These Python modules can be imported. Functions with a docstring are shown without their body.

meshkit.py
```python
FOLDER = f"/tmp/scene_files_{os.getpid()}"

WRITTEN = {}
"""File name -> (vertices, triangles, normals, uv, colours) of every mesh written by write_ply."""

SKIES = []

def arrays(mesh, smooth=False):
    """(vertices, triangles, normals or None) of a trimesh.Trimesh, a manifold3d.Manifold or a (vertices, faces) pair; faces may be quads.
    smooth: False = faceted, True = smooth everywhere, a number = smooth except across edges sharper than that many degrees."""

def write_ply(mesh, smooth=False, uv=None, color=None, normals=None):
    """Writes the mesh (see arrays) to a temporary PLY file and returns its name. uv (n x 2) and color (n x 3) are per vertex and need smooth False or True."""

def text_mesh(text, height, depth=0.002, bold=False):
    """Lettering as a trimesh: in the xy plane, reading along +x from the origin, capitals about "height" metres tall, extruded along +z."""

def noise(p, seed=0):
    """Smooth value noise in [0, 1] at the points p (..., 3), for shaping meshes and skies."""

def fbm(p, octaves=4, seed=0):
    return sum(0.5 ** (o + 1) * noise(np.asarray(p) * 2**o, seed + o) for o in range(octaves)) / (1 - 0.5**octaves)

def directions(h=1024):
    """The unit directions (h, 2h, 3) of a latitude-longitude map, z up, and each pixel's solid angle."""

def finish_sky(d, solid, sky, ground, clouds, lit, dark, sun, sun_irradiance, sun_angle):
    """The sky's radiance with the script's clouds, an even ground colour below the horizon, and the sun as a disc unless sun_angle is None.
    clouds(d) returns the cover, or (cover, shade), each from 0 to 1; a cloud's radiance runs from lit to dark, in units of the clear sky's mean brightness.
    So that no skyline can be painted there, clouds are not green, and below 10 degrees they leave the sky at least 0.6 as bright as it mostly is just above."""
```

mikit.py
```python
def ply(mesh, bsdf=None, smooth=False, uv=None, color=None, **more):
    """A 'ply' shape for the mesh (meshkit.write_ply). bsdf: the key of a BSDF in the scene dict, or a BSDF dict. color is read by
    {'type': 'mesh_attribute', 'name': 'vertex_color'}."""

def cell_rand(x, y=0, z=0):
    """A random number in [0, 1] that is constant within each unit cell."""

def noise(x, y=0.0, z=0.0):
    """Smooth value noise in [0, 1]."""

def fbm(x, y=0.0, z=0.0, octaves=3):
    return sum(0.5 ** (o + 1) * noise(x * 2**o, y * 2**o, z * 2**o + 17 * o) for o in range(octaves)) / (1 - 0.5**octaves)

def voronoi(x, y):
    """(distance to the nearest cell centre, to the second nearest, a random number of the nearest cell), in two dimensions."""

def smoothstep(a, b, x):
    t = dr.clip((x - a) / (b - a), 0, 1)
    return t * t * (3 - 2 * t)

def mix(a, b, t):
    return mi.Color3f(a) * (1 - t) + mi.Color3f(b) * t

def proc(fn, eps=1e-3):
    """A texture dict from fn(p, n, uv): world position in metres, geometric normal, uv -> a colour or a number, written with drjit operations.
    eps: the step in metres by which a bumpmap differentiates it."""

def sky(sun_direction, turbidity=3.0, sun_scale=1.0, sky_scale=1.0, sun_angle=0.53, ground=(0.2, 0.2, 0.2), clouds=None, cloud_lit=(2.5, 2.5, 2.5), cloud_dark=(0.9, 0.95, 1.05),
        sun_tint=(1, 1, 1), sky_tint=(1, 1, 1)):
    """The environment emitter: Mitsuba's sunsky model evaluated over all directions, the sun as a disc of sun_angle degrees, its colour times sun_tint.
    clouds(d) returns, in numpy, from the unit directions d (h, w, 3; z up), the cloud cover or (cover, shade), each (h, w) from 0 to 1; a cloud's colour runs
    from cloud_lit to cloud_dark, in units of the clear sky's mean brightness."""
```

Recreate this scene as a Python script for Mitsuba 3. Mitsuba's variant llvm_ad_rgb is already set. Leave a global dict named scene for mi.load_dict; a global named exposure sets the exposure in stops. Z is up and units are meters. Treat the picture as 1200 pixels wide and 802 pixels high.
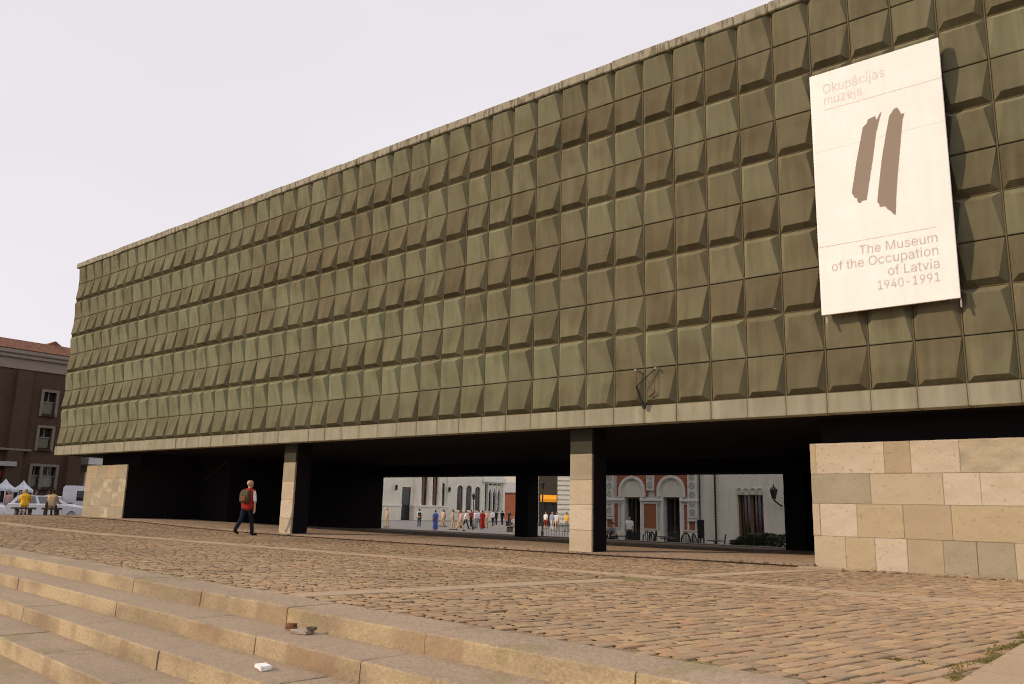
import math, random
import numpy as np, trimesh, mitsuba as mi, drjit as dr
import manifold3d as m3
import meshkit, mikit
from shapely.geometry import Polygon
T = mi.ScalarTransform4f
rng = random.Random(7)
nrg = np.random.default_rng(7)
scene, labels = {}, {}

# ---------------------------------------------------------------- camera, light, exposure
F_PX, PITCH, ROLL, YAW = 973.107, 0.199296, 0.023698, 0.694498
_cy, _sy, _cp, _sp = math.cos(YAW), math.sin(YAW), math.cos(PITCH), math.sin(PITCH)
_fw = np.array([-_sy*_cp, _cy*_cp, _sp]); _r = np.array([_cy, _sy, 0.0]); _u = np.cross(_r, _fw)
_up = -math.sin(ROLL)*_r + math.cos(ROLL)*_u
EYE = np.array([0.0, 0.0, 1.0])
scene['camera'] = {'type': 'perspective', 'fov': 2*math.degrees(math.atan(600/F_PX)), 'fov_axis': 'x', 'near_clip': 0.05, 'far_clip': 5000.0,
                   'to_world': T().look_at(origin=EYE.tolist(), target=(EYE+_fw).tolist(), up=_up.tolist())}

def haze_cover(d):
    n = meshkit.fbm(d*np.array([2.2, 2.2, 5.0]), 4, seed=3)
    return 0.86 + 0.14*n, np.clip(0.10 + 0.55*d[..., 2] + 1.1*(n-0.5), 0, 1)
scene['sky'] = mikit.sky((-0.56, -0.80, 0.48), turbidity=4, sun_scale=0.88, sky_scale=1.0, clouds=haze_cover, sun_tint=(1.0, 0.955, 1.03),
                         cloud_lit=(4.5, 4.28, 4.45), cloud_dark=(3.6, 3.42, 3.62), sky_tint=(1.0, 0.98, 1.0), ground=(0.2, 0.18, 0.15))
exposure = 1.32

# ---------------------------------------------------------------- materials
noise, fbm, cell_rand, smoothstep, mix = mikit.noise, mikit.fbm, mikit.cell_rand, mikit.smoothstep, mikit.mix
X0, PW, PH, D, H0, HFB = -2.3129, 0.83333, 0.87376, 16.657, 3.4266, 3.017
ROWS = 10

def two(b): return {'type': 'twosided', 'bsdf': b}
def rgb(c): return {'type': 'rgb', 'value': list(map(float, c))}
def mat(name, c, rough=0.8, spec=0.3, **kw):
    scene[name] = two({'type': 'principled', 'base_color': c if isinstance(c, dict) else rgb(c), 'roughness': rough, 'specular': spec, **kw})
def bump(name, c, fn, scale, rough=0.85, spec=0.3, eps=2e-3, **kw):
    scene[name] = two({'type': 'bumpmap', 'arbitrary': mikit.proc(fn, eps), 'scale': scale,
                       'bsdf': {'type': 'principled', 'base_color': c if isinstance(c, dict) else rgb(c), 'roughness': rough, 'specular': spec, **kw}})
VC = {'type': 'mesh_attribute', 'name': 'vertex_color'}

def c_panel(p, n, uv):
    k, r = dr.floor((X0 - p.x)/PW), dr.floor((p.z - H0)/PH)
    t = cell_rand(k, r, 1)
    st = fbm(p.x*9.0, 3.0, p.z*0.55, 3)
    bl = fbm(p.x*1.3, p.y*1.3 + 9.0, p.z*1.3, 3)
    big = fbm(p.x*0.12, 1.0, p.z*0.22, 2)
    green = smoothstep(0.2, 0.8, 0.55*big + 0.25*t + 0.2*smoothstep(-2.0, -34.0, p.x) + 0.25*smoothstep(9.0, 3.5, p.z) - 0.05)
    c = mix((0.154, 0.140, 0.088), (0.176, 0.184, 0.118), green)
    c = c*(0.91 + 0.15*t)*(0.78 + 0.44*st)*(0.86 + 0.28*bl)
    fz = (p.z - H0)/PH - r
    par = r - 2.0*dr.floor(r/2.0)      # the lower panel of each pair is darker and browner
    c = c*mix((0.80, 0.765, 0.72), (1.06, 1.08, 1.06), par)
    sp = smoothstep(0.975, 0.99, noise(p.x*11.0, p.y*11.0, p.z*11.0))*smoothstep(0.5, 0.6, noise(p.x*0.6, 8.0, p.z*0.6))
    c = mix(c, mi.Color3f(0.42, 0.40, 0.32), sp)
    lit_edge = smoothstep(0.86, 0.98, fz)*par*(0.4 + 0.6*noise(p.x*3.0, 2.0, p.z*3.0))  # sunlit top bevels of the upper panels, put into the colour
    grime = smoothstep(0.45, 0.75, fbm(p.x*2.1, 5.0, p.z*1.4, 4))
    c = mix(c, c*mi.Color3f(0.76, 0.71, 0.65), 0.6*grime)
    return mix(c, mi.Color3f(0.24, 0.22, 0.12), 0.55*lit_edge)
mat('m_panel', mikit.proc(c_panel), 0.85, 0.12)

def c_concrete(p, n, uv):
    st = fbm(p.x*7.0, 1.0, p.z*0.9, 3); bl = fbm(p.x*1.1, p.y, p.z*2.0 + 4.0, 3)
    fx = (X0 - p.x)/PW; fx = fx - dr.floor(fx)
    joint = smoothstep(0.09, 0.0, dr.minimum(fx, 1 - fx))*(0.35 + 0.65*noise(p.x*1.2, 4.0, 2.0))
    c = mix((0.295, 0.29, 0.215), (0.235, 0.235, 0.165), bl)*(0.78 + 0.42*st)
    return mix(c, c*mi.Color3f(0.5, 0.46, 0.40), 0.65*joint)
mat('m_fascia', mikit.proc(c_concrete), 0.8)
def c_coping(p, n, uv):
    st = fbm(p.x*6.0, 2.0, p.z*1.2, 3)
    s2 = smoothstep(0.52, 0.68, fbm(p.x*14.0, 7.0, p.z*2.0, 2))
    return mix(mix((0.34, 0.325, 0.25), (0.24, 0.225, 0.165), st), (0.10, 0.09, 0.05), 0.7*s2)
mat('m_coping', mikit.proc(c_coping), 0.8)
mat('m_rib', (0.13, 0.112, 0.07), 0.8, 0.1)
mat('m_copper_dark', (0.05, 0.042, 0.03), 0.7)
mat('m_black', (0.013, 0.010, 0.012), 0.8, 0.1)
mat('m_cap_shade', (0.045, 0.045, 0.03), 0.8, 0.2)  # overhang shade on the column heads, as a dark colour

def stone(name, a, b, sc=3.0, pit=0.5):
    def fn(p, n, uv):
        v = fbm(p.x*sc, p.y*sc, p.z*sc*1.6 + 5.0, 4)
        g = noise(p.x*70.0, p.y*70.0, p.z*70.0)
        s = smoothstep(0.70, 0.80, fbm(p.x*16.0, p.y*16.0, p.z*16.0, 2))
        c = mix(a, b, smoothstep(0.15, 0.85, v))*(0.90 + 0.2*g)
        return mix(c, c*mi.Color3f(0.66, 0.58, 0.5), s*pit)
    mat(name, mikit.proc(fn), 0.75, 0.3)
stone('m_stone_cream', (0.46, 0.40, 0.29), (0.42, 0.355, 0.25))
stone('m_stone_light', (0.53, 0.47, 0.37), (0.47, 0.405, 0.30), 3.5, 0.6)
stone('m_stone_tan', (0.40, 0.33, 0.225), (0.36, 0.295, 0.195))
stone('m_stone_grey', (0.35, 0.315, 0.225), (0.28, 0.25, 0.175), 1.6)
stone('m_stone_streak', (0.48, 0.42, 0.30), (0.29, 0.265, 0.185), 2.6, 0.3)
stone('m_stone_gold', (0.43, 0.36, 0.235), (0.39, 0.325, 0.205))
STONES = dict(c='m_stone_cream', l='m_stone_light', t='m_stone_tan', g='m_stone_grey', s='m_stone_streak', o='m_stone_gold')

def c_granite(p, n, uv):
    g = noise(p.x*85.0, p.y*85.0, p.z*85.0); g2 = noise(p.x*40.0 + 3.0, p.y*40.0, p.z*40.0)
    bl = fbm(p.x*0.9, p.y*2.0, p.z*2.0, 3); st = fbm(p.x*5.0, p.y*5.0, p.z*3.0, 3)
    up = smoothstep(0.5, 0.9, n.z)
    riser = mix((0.385, 0.312, 0.195), (0.245, 0.195, 0.125), smoothstep(0.35, 0.7, 0.8*bl + 0.2*st))
    tread = mix((0.30, 0.238, 0.168), (0.235, 0.19, 0.138), bl)     # tops darker and greyer: weaker grazing sun on them put into the colour
    c = mix(riser, tread, up)*(0.68 + 0.40*g + 0.26*g2)
    moss = smoothstep(0.60, 0.74, fbm(p.x*2.5 + 11.0, p.y*2.5, p.z*4.0, 3))
    c = mix(c, mi.Color3f(0.17, 0.15, 0.055), 0.35*moss)
    rust = smoothstep(0.66, 0.72, fbm(p.x*1.7 + 31.0, p.y*1.7, 5.0, 2))*(1 - up)
    return mix(c, mi.Color3f(0.22, 0.14, 0.09), 0.45*rust)
def b_granite(p, n, uv): return fbm(p.x*34.0, p.y*34.0, p.z*34.0, 3)
bump('m_granite', mikit.proc(c_granite), b_granite, 0.011)
def c_band(p, n, uv):
    g = noise(p.x*80.0, p.y*80.0, p.z*80.0); bl = fbm(p.x*1.4, p.y*1.4, 2.0, 3)
    return mix((0.325, 0.25, 0.165), (0.275, 0.21, 0.142), bl)*(0.84 + 0.32*g)
mat('m_band', mikit.proc(c_band), 0.85)
def b_sett(p, n, uv): return fbm(p.x*26.0, p.y*26.0, p.z*26.0, 3)
bump('m_sett', VC, b_sett, 0.010, 0.85, 0.25)
def c_bed(p, n, uv):
    g = noise(p.x*60.0, p.y*60.0, 1.0); ms = smoothstep(0.45, 0.65, fbm(p.x*0.8, p.y*0.8, 7.0, 3))
    return mix((0.20, 0.15, 0.10), (0.15, 0.135, 0.06), ms)*(0.7 + 0.6*g)
mat('m_bed', mikit.proc(c_bed), 0.95, 0.1)
def c_farpave(p, n, uv):
    d1, d2, w = mikit.voronoi(p.x*6.5, p.y*4.6)
    j = smoothstep(0.02, 0.12, d2 - d1)
    c = mix((0.30, 0.215, 0.145), (0.25, 0.20, 0.15), w)*(0.8 + 0.35*fbm(p.x*0.7, p.y*0.7, 0.0, 3))
    return mix((0.12, 0.095, 0.065), c, j)
mat('m_farpave', mikit.proc(c_farpave), 0.9)
def c_square(p, n, uv):
    b = fbm(p.x*0.35, p.y*0.35, 0.0, 4); g = noise(p.x*9.0, p.y*9.0, 0.0)
    return mix((0.15, 0.148, 0.14), (0.12, 0.12, 0.117), b)*(0.88 + 0.24*g)
mat('m_square', mikit.proc(c_square), 0.85)
def c_asphalt(p, n, uv):
    b = fbm(p.x*0.4, p.y*0.4, 0.0, 4)
    return mix((0.075, 0.07, 0.066), (0.055, 0.053, 0.052), b)
mat('m_asphalt', mikit.proc(c_asphalt), 0.9)
mat('m_kerb', (0.30, 0.27, 0.22), 0.8)

def c_brick(p, n, uv):
    row = dr.floor(p.z/0.075); q = p.y/0.26 + 0.5*(row - 2*dr.floor(row/2)); q2 = p.x/0.26 + 0.5*(row - 2*dr.floor(row/2))
    sel = smoothstep(0.4, 0.6, dr.abs(n.x)); t = cell_rand(dr.floor(q), row, 1)*sel + cell_rand(dr.floor(q2), row, 2)*(1 - sel)
    return mix((0.085, 0.050, 0.033), (0.066, 0.042, 0.030), t)*(0.8 + 0.4*fbm(p.x*0.3, p.y*0.3, p.z*0.3, 3))
mat('m_brick', mikit.proc(c_brick), 0.9)
mat('m_brick_pier', (0.045, 0.029, 0.023), 0.9)
mat('m_cornice', (0.26, 0.22, 0.18), 0.8)
mat('m_bench', (0.09, 0.07, 0.055), 0.8)
mat('m_trim', (0.20, 0.165, 0.13), 0.8)
def c_roof(p, n, uv):
    s = p.y/0.16; k = dr.floor(s); w = s - k
    return mix((0.25, 0.115, 0.07), (0.18, 0.08, 0.052), cell_rand(k, dr.floor(p.x/0.35), 3))*(0.6 + 0.5*smoothstep(0.0, 0.35, dr.minimum(w, 1 - w)))
mat('m_rooftile', mikit.proc(c_roof), 0.85)
mat('m_glass_dark', (0.018, 0.018, 0.017), 0.08, 0.6)
mat('m_car_glass', (0.10, 0.115, 0.13), 0.06, 0.9)  # reflected sky put into the base colour of the panes
mat('m_glass_sky', (0.20, 0.21, 0.17), 0.12, 0.6)  # lighter glass, sky reflection put into its colour
mat('m_frame', (0.30, 0.25, 0.21), 0.6)
def plaster(name, a, b, sc=0.8):
    def fn(p, n, uv):
        v = fbm(p.x*sc, p.y*sc, p.z*sc, 4); st = fbm(p.x*5.0, p.y*5.0, p.z*0.7, 3)
        return mix(a, b, v)*(0.88 + 0.24*st)
    mat(name, mikit.proc(fn), 0.85)
plaster('m_plaster_white', (0.76, 0.72, 0.60), (0.68, 0.64, 0.53))
plaster('m_plaster_grey', (0.60, 0.595, 0.53), (0.54, 0.535, 0.48))
plaster('m_terracotta', (0.36, 0.125, 0.06), (0.30, 0.105, 0.055))
plaster('m_cream', (0.74, 0.70, 0.56), (0.66, 0.62, 0.50))
mat('m_white_trim', (0.70, 0.68, 0.60), 0.7)
mat('m_ornament', (0.40, 0.40, 0.36), 0.8)
mat('m_red_panel', (0.33, 0.115, 0.06), 0.8)
mat('m_slate', (0.30, 0.31, 0.30), 0.8)
mat('m_wood', (0.17, 0.09, 0.055), 0.7)
mat('m_iron', (0.022, 0.02, 0.02), 0.5, 0.4)
mat('m_steel', (0.33, 0.33, 0.31), 0.5, 0.5)
mat('m_rust', (0.10, 0.055, 0.035), 0.8)
mat('m_awning', (0.80, 0.36, 0.02), 0.8)
def c_sign(p, n, uv):
    v = fbm(p.x*2.0, 1.0, p.z*2.0, 3); st = fbm(p.x*9.0, 1.0, p.z*0.4, 3)
    return mix((0.88, 0.87, 0.85), (0.83, 0.815, 0.79), v)*(0.95 + 0.08*st)
mat('m_sign', mikit.proc(c_sign), 0.5, 0.4)
mat('m_sign_edge', (0.22, 0.10, 0.07), 0.7)
mat('m_letter_pale', (0.66, 0.625, 0.60), 0.6)
mat('m_letter', (0.50, 0.465, 0.44), 0.6)
mat('m_stroke', (0.27, 0.225, 0.18), 0.7)
mat('m_hairline', (0.55, 0.50, 0.47), 0.7)
mat('m_white', (0.78, 0.77, 0.76), 0.6)
mat('m_van_paint', (0.74, 0.75, 0.80), 0.3, 0.5, clearcoat=0.6)
mat('m_car_silver', (0.55, 0.57, 0.62), 0.3, 0.5, clearcoat=0.6)
mat('m_car_white', (0.76, 0.76, 0.80), 0.3, 0.5, clearcoat=0.6)
mat('m_tyre', (0.02, 0.02, 0.02), 0.9)
mat('m_rim', (0.4, 0.4, 0.42), 0.35, 0.5)
mat('m_lamp_red', (0.45, 0.02, 0.015), 0.3)
mat('m_lamp_clear', (0.6, 0.6, 0.58), 0.2)
mat('m_orange', (0.60, 0.16, 0.06), 0.5)
mat('m_canvas', (0.66, 0.70, 0.76), 0.8)
mat('m_foliage', (0.045, 0.06, 0.022), 0.7)
mat('m_moss', (0.15, 0.135, 0.035), 0.9)
mat('m_skin', (0.50, 0.30, 0.20), 0.6)
mat('m_skin_tan', (0.36, 0.20, 0.12), 0.6)
CL = dict(white=(0.72, 0.71, 0.69), red=(0.30, 0.026, 0.018), darkred=(0.30, 0.05, 0.035), navy=(0.012, 0.015, 0.028), blue=(0.07, 0.11, 0.36), black=(0.02, 0.02, 0.022), beige=(0.50, 0.37, 0.22),
          yellow=(0.72, 0.44, 0.03), grey=(0.28, 0.28, 0.29), brown=(0.17, 0.08, 0.04), olive=(0.085, 0.08, 0.045), jeans=(0.045, 0.065, 0.11), pink=(0.60, 0.36, 0.32), green=(0.05, 0.11, 0.08), lightblue=(0.36, 0.42, 0.56),
          hair_dark=(0.03, 0.022, 0.016), hair_brown=(0.10, 0.06, 0.035), hair_fair=(0.36, 0.24, 0.12))
for _k, _c in CL.items(): mat('m_cloth_' + _k, _c, 0.9, 0.15)

# ---------------------------------------------------------------- helpers
used = {}
def numbered(name):
    n = used.get(name, 0); used[name] = n + 1
    return name if n == 0 else f'{name}_{n:03d}'
def put(name, mesh, bsdf, parent=None, smooth=False, label=None, color=None):
    key = numbered(f'{parent}__{name}' if parent else name)
    scene[key] = mikit.ply(mesh, bsdf, smooth=smooth, color=color)
    if label: labels.setdefault(key, {})['label'] = label
    return key
def thing(name, label, cat, group=None):
    key = numbered(name); labels[key] = {'label': label, 'category': cat}
    if group: labels[key]['group'] = group
    return key
def tag(key, label, cat=None, group=None, kind=None):
    d = labels.setdefault(key, {})
    for a, b in (('label', label), ('category', cat), ('group', group), ('kind', kind)):
        if b: d[a] = b
    return key
class MB:
    """collects faces into one mesh"""
    def __init__(s, xf=None): s.v, s.f, s.n, s.xf = [], [], 0, xf
    def add(s, v, f):
        v = np.asarray(v, float)
        s.v.append(v); s.f.append(np.asarray(f, int) + s.n); s.n += len(v); return s
    def quad(s, a, b, c, d): return s.add([a, b, c, d], [[0, 1, 2], [0, 2, 3]])
    def box(s, x0, x1, y0, y1, z0, z1):
        v = [[x, y, z] for x in (x0, x1) for y in (y0, y1) for z in (z0, z1)]
        f = [[0, 1, 3], [0, 3, 2], [4, 6, 7], [4, 7, 5], [0, 4, 5], [0, 5, 1], [2, 3, 7], [2, 7, 6], [0, 2, 6], [0, 6, 4], [1, 5, 7], [1, 7, 3]]
        return s.add(v, f)
    def cbox(s, x0, x1, y0, y1, z0, z1, c=0.006):
        L = np.array([[x0, x1], [y0, y1], [z0, z1]]); P = []
        for i in range(8):
            sg = [(i >> 2) & 1, (i >> 1) & 1, i & 1]
            for ax in range(3):
                P.append([L[k][sg[k]] + (0 if k == ax else (c if sg[k] == 0 else -c)) for k in range(3)])
        h = trimesh.Trimesh(np.array(P)).convex_hull
        return s.add(h.vertices, h.faces)
    def tube(s, pts, r, n=8, cap=True):
        pts = np.asarray(pts, float); rr = np.broadcast_to(np.asarray(r, float), len(pts)); V = []
        for i, p in enumerate(pts):
            t = pts[min(i+1, len(pts)-1)] - pts[max(i-1, 0)]; t /= np.linalg.norm(t)
            a = np.cross(t, [0, 0, 1] if abs(t[2]) < 0.9 else [1, 0, 0]); a /= np.linalg.norm(a); b = np.cross(t, a)
            for k in range(n):
                w = 2*math.pi*k/n; V.append(p + rr[i]*(math.cos(w)*a + math.sin(w)*b))
        Fc = []
        for i in range(len(pts)-1):
            for k in range(n):
                k2 = (k+1) % n; Fc += [[i*n+k, (i+1)*n+k, (i+1)*n+k2], [i*n+k, (i+1)*n+k2, i*n+k2]]
        if cap:
            e = (len(pts)-1)*n
            Fc += [[0, k, k+1] for k in range(1, n-1)] + [[e, e+k+1, e+k] for k in range(1, n-1)]
        return s.add(V, Fc)
    def lathe(s, prof, c=(0, 0, 0), n=16):
        V = [[c[0] + r*math.cos(2*math.pi*k/n), c[1] + r*math.sin(2*math.pi*k/n), c[2] + z] for r, z in prof for k in range(n)]
        Fc = []
        for i in range(len(prof)-1):
            for k in range(n):
                k2 = (k+1) % n; Fc += [[i*n+k, i*n+k2, (i+1)*n+k2], [i*n+k, (i+1)*n+k2, (i+1)*n+k]]
        return s.add(V, Fc)
    def prism(s, poly, lo, hi, axis='y'):
        """polygon (2D) extruded along an axis: y -> points are (x, z); x -> points are (y, z); z -> (x, y)"""
        m = trimesh.creation.extrude_polygon(poly if hasattr(poly, 'exterior') else Polygon(poly), hi - lo, engine='earcut')
        v = m.vertices.copy(); f = m.faces
        if axis == 'y': v = np.stack([v[:, 0], lo + v[:, 2], v[:, 1]], 1); f = f[:, ::-1]
        elif axis == 'x': v = np.stack([lo + v[:, 2], v[:, 0], v[:, 1]], 1)
        else: v = v + [0, 0, lo]
        return s.add(v, f)
    def mesh(s):
        v, f = np.vstack(s.v), np.vstack(s.f)
        if s.xf is not None: v = s.xf(v)
        return trimesh.Trimesh(v, f, process=False)
def xform(loc, rz, sc=1.0):
    c, s = math.cos(rz), math.sin(rz)
    def f(v):
        v = np.asarray(v)*sc
        return np.stack([c*v[:, 0] - s*v[:, 1] + loc[0], s*v[:, 0] + c*v[:, 1] + loc[1], v[:, 2] + loc[2]], 1)
    return f
def sst(a, b, x):
    t = np.clip((np.asarray(x, float) - a)/(b - a), 0, 1); return t*t*(3 - 2*t)
def gz(x, y):
    """height of the plaza: a slight rise towards the far left end, a fall under the building"""
    x, y = np.asarray(x, float), np.asarray(y, float)
    return 0.19*sst(-26, -37, x)*sst(7, 15, y)*(1 - sst(18, 30, y)) - 0.20*sst(19, 30, y) - 0.03*sst(-8, -12, x)*(1 - sst(-22, -28, x))*sst(10, 16, y)
def sheet(x0, x1, y0, y1, step, zf):
    xs, ys = np.linspace(x0, x1, max(2, int((x1-x0)/step)+1)), np.linspace(y0, y1, max(2, int((y1-y0)/step)+1))
    gx, gy = np.meshgrid(xs, ys, indexing='ij'); v = np.stack([gx, gy, zf(gx, gy)], -1).reshape(-1, 3)
    nx, ny = len(xs), len(ys); i, j = np.meshgrid(np.arange(nx-1), np.arange(ny-1), indexing='ij'); a = (i*ny + j).ravel()
    return trimesh.Trimesh(v, np.vstack([np.stack([a, a+ny, a+ny+1], 1), np.stack([a, a+ny+1, a+1], 1)]), process=False)

# ---------------------------------------------------------------- setting: ground sheets
def struct(name, mesh, bsdf, label, parent=None, smooth=False):
    k = put(name, mesh, bsdf, parent, smooth); tag(k, label, kind='structure'); return k
struct('ground', sheet(-1500, 1500, -1500, 1500, 500, lambda x, y: 0*x - 1.6), 'm_asphalt', 'dark ground spreading out around the whole place')
struct('lower_pavement', sheet(-60, 20, -25, 8, 20, lambda x, y: 0*x - 0.723), 'm_granite', 'pavement at the foot of the stone steps')
struct('town_square', sheet(-140, 60, 30.3, 160, 40, lambda x, y: 0*x - 0.85), 'm_square', 'grey paved square behind the raised building')
struct('road', sheet(-82, -45.6, -30, 38, 30, lambda x, y: 0*x - 0.25), 'm_asphalt', 'street with parked cars past the left end of the museum')

# stone steps: run a few degrees off the facade
NX, NY = 0.09/math.hypot(.09, 1), 1/math.hypot(.09, 1)      # up the stairs
C0 = 4.62*NY
RISE, TREAD = 0.18, 0.54
def st(a, b, z):
    """a: along the steps to the right, b: up the stairs from the top edge"""
    return np.stack([NY*np.asarray(a) + NX*(C0 + np.asarray(b)), -NX*np.asarray(a) + NY*(C0 + np.asarray(b)), np.asarray(z) + 0*np.asarray(a)], -1)
def slab(L0, L1, b0, b1, z1, z0, seed):
    """a worn granite slab: a chamfered profile swept along its length with the edge a little uneven"""
    r = np.random.default_rng(seed); n = max(4, int((L1-L0)/0.06)); A = np.linspace(L0, L1, n)
    c = 0.012
    prof = [(b0, z0), (b0, z1-2.2*c), (b0+0.4*c, z1-0.7*c), (b0+1.6*c, z1), (b1-0.004, z1), (b1, z1-0.004), (b1, z0)]
    V = []
    for i, a in enumerate(A):
        end = (i == 0 or i == n-1)
        j = r.normal(0, 0.0032, 4) + (0.004*math.sin(3.1*a + seed))
        chip = 0.014*max(0, r.normal(0, 1) - 1.6)
        for q, (b, z) in enumerate(prof):
            db = (abs(j[0])*0.6 + chip if q in (1, 2) else 0) + (0.006 if end and q in (1, 2, 3) else 0)
            dz = (-abs(j[1])*0.7 - chip*0.7 if q in (2, 3) else 0) - (0.006 if end and q in (2, 3, 4) else 0)
            V.append(st(a, b + db, z + dz))
    V = np.array(V); m = len(prof); Fc = []
    for i in range(n-1):
        for q in range(m-1):
            a = i*m+q; Fc += [[a, a+m, a+m+1], [a, a+m+1, a+1]]
    for e in (0, (n-1)*m): Fc += [[e, e+q, e+q+1] for q in range(1, m-1)]
    return trimesh.Trimesh(V, Fc, process=False)
steps = struct('stone_steps', MB(lambda v: st(v[:, 0], v[:, 1], v[:, 2])).box(-48, 8, -1.60, 0.5, -0.9, -0.60).box(-48, 8, -1.05, 0.5, -0.6, -0.42).box(-48, 8, -0.51, 0.5, -0.42, -0.24).box(-48, 8, 0.03, 0.5, -0.24, -0.06).mesh(), 'm_bed', 'flight of low worn stone steps up to the cobbled plaza')
STEP_JOINTS = [[-17.4, -15.3, -13.45, -11.5, -9.55, -7.65, -5.5, -3.39, -2.49, -0.6, 1.4, 3.4], [-16.4, -14.5, -12.6, -10.6, -8.7, -7.27, -5.63, -4.0, -2.0, 0, 2, 4], [-17.2, -15.2, -13.3, -12.2, -10.25, -8.07, -6.05, -4.0, -2.1, 0, 2, 4], [-17, -15.1, -13.0, -11.1, -9.6, -7.7, -5.8, -3.9, -2, 0, 2, 4]]
for i, js in enumerate(STEP_JOINTS):
    js = [x for x in range(-46, -18, 2)] + [x/NY for x in js] + [6]
    for k in range(len(js)-1):
        dz = rng.uniform(-0.004, 0.004)
        m = slab(js[k] + 0.006, js[k+1] - 0.006, -TREAD*i + rng.uniform(-.006, .006), -TREAD*i + (0.58 if i == 0 else 0.6), -RISE*i + dz, -RISE*(i+1) - 0.02, 100*i + k)
        put('stone_slab', m, 'm_granite', steps, smooth=35)

# cobbled plaza: bed, smooth bands, setts
def zb(x, y): return gz(x, y) - 0.012
_bed = sheet(-45.6, 6, 0, 24, 0.8, lambda x, y: 0*x)
_v = _bed.vertices.copy(); _e = 4.62 - .09*_v[:, 0] + .30; _v[:, 1] = _e + (21.4 - _e)*_v[:, 1]/24; _v[:, 2] = zb(_v[:, 0], _v[:, 1]); _bed.vertices = _v
plaza = struct('plaza_paving', _bed, 'm_bed', 'reddish brown cobbled plaza with smooth stone bands')
def warp(m):
    m.vertices[:, 2] += gz(m.vertices[:, 0], m.vertices[:, 1]); return m
def band_slab(p, q, w, seed):
    """one slab of a band from p to q"""
    p, q = np.array(p, float), np.array(q, float); L = np.linalg.norm(q-p); t = (q-p)/L; nn = np.array([-t[1], t[0]])
    m = MB().cbox(0.005, L-0.005, -w/2, w/2, -0.08, 0.006 + 0.003*math.sin(seed*2.3), 0.010).mesh()
    v = m.vertices.copy(); m.vertices = np.stack([p[0] + t[0]*v[:, 0] + nn[0]*v[:, 1], p[1] + t[1]*v[:, 0] + nn[1]*v[:, 1], v[:, 2]], 1)
    return warp(m)
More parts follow.
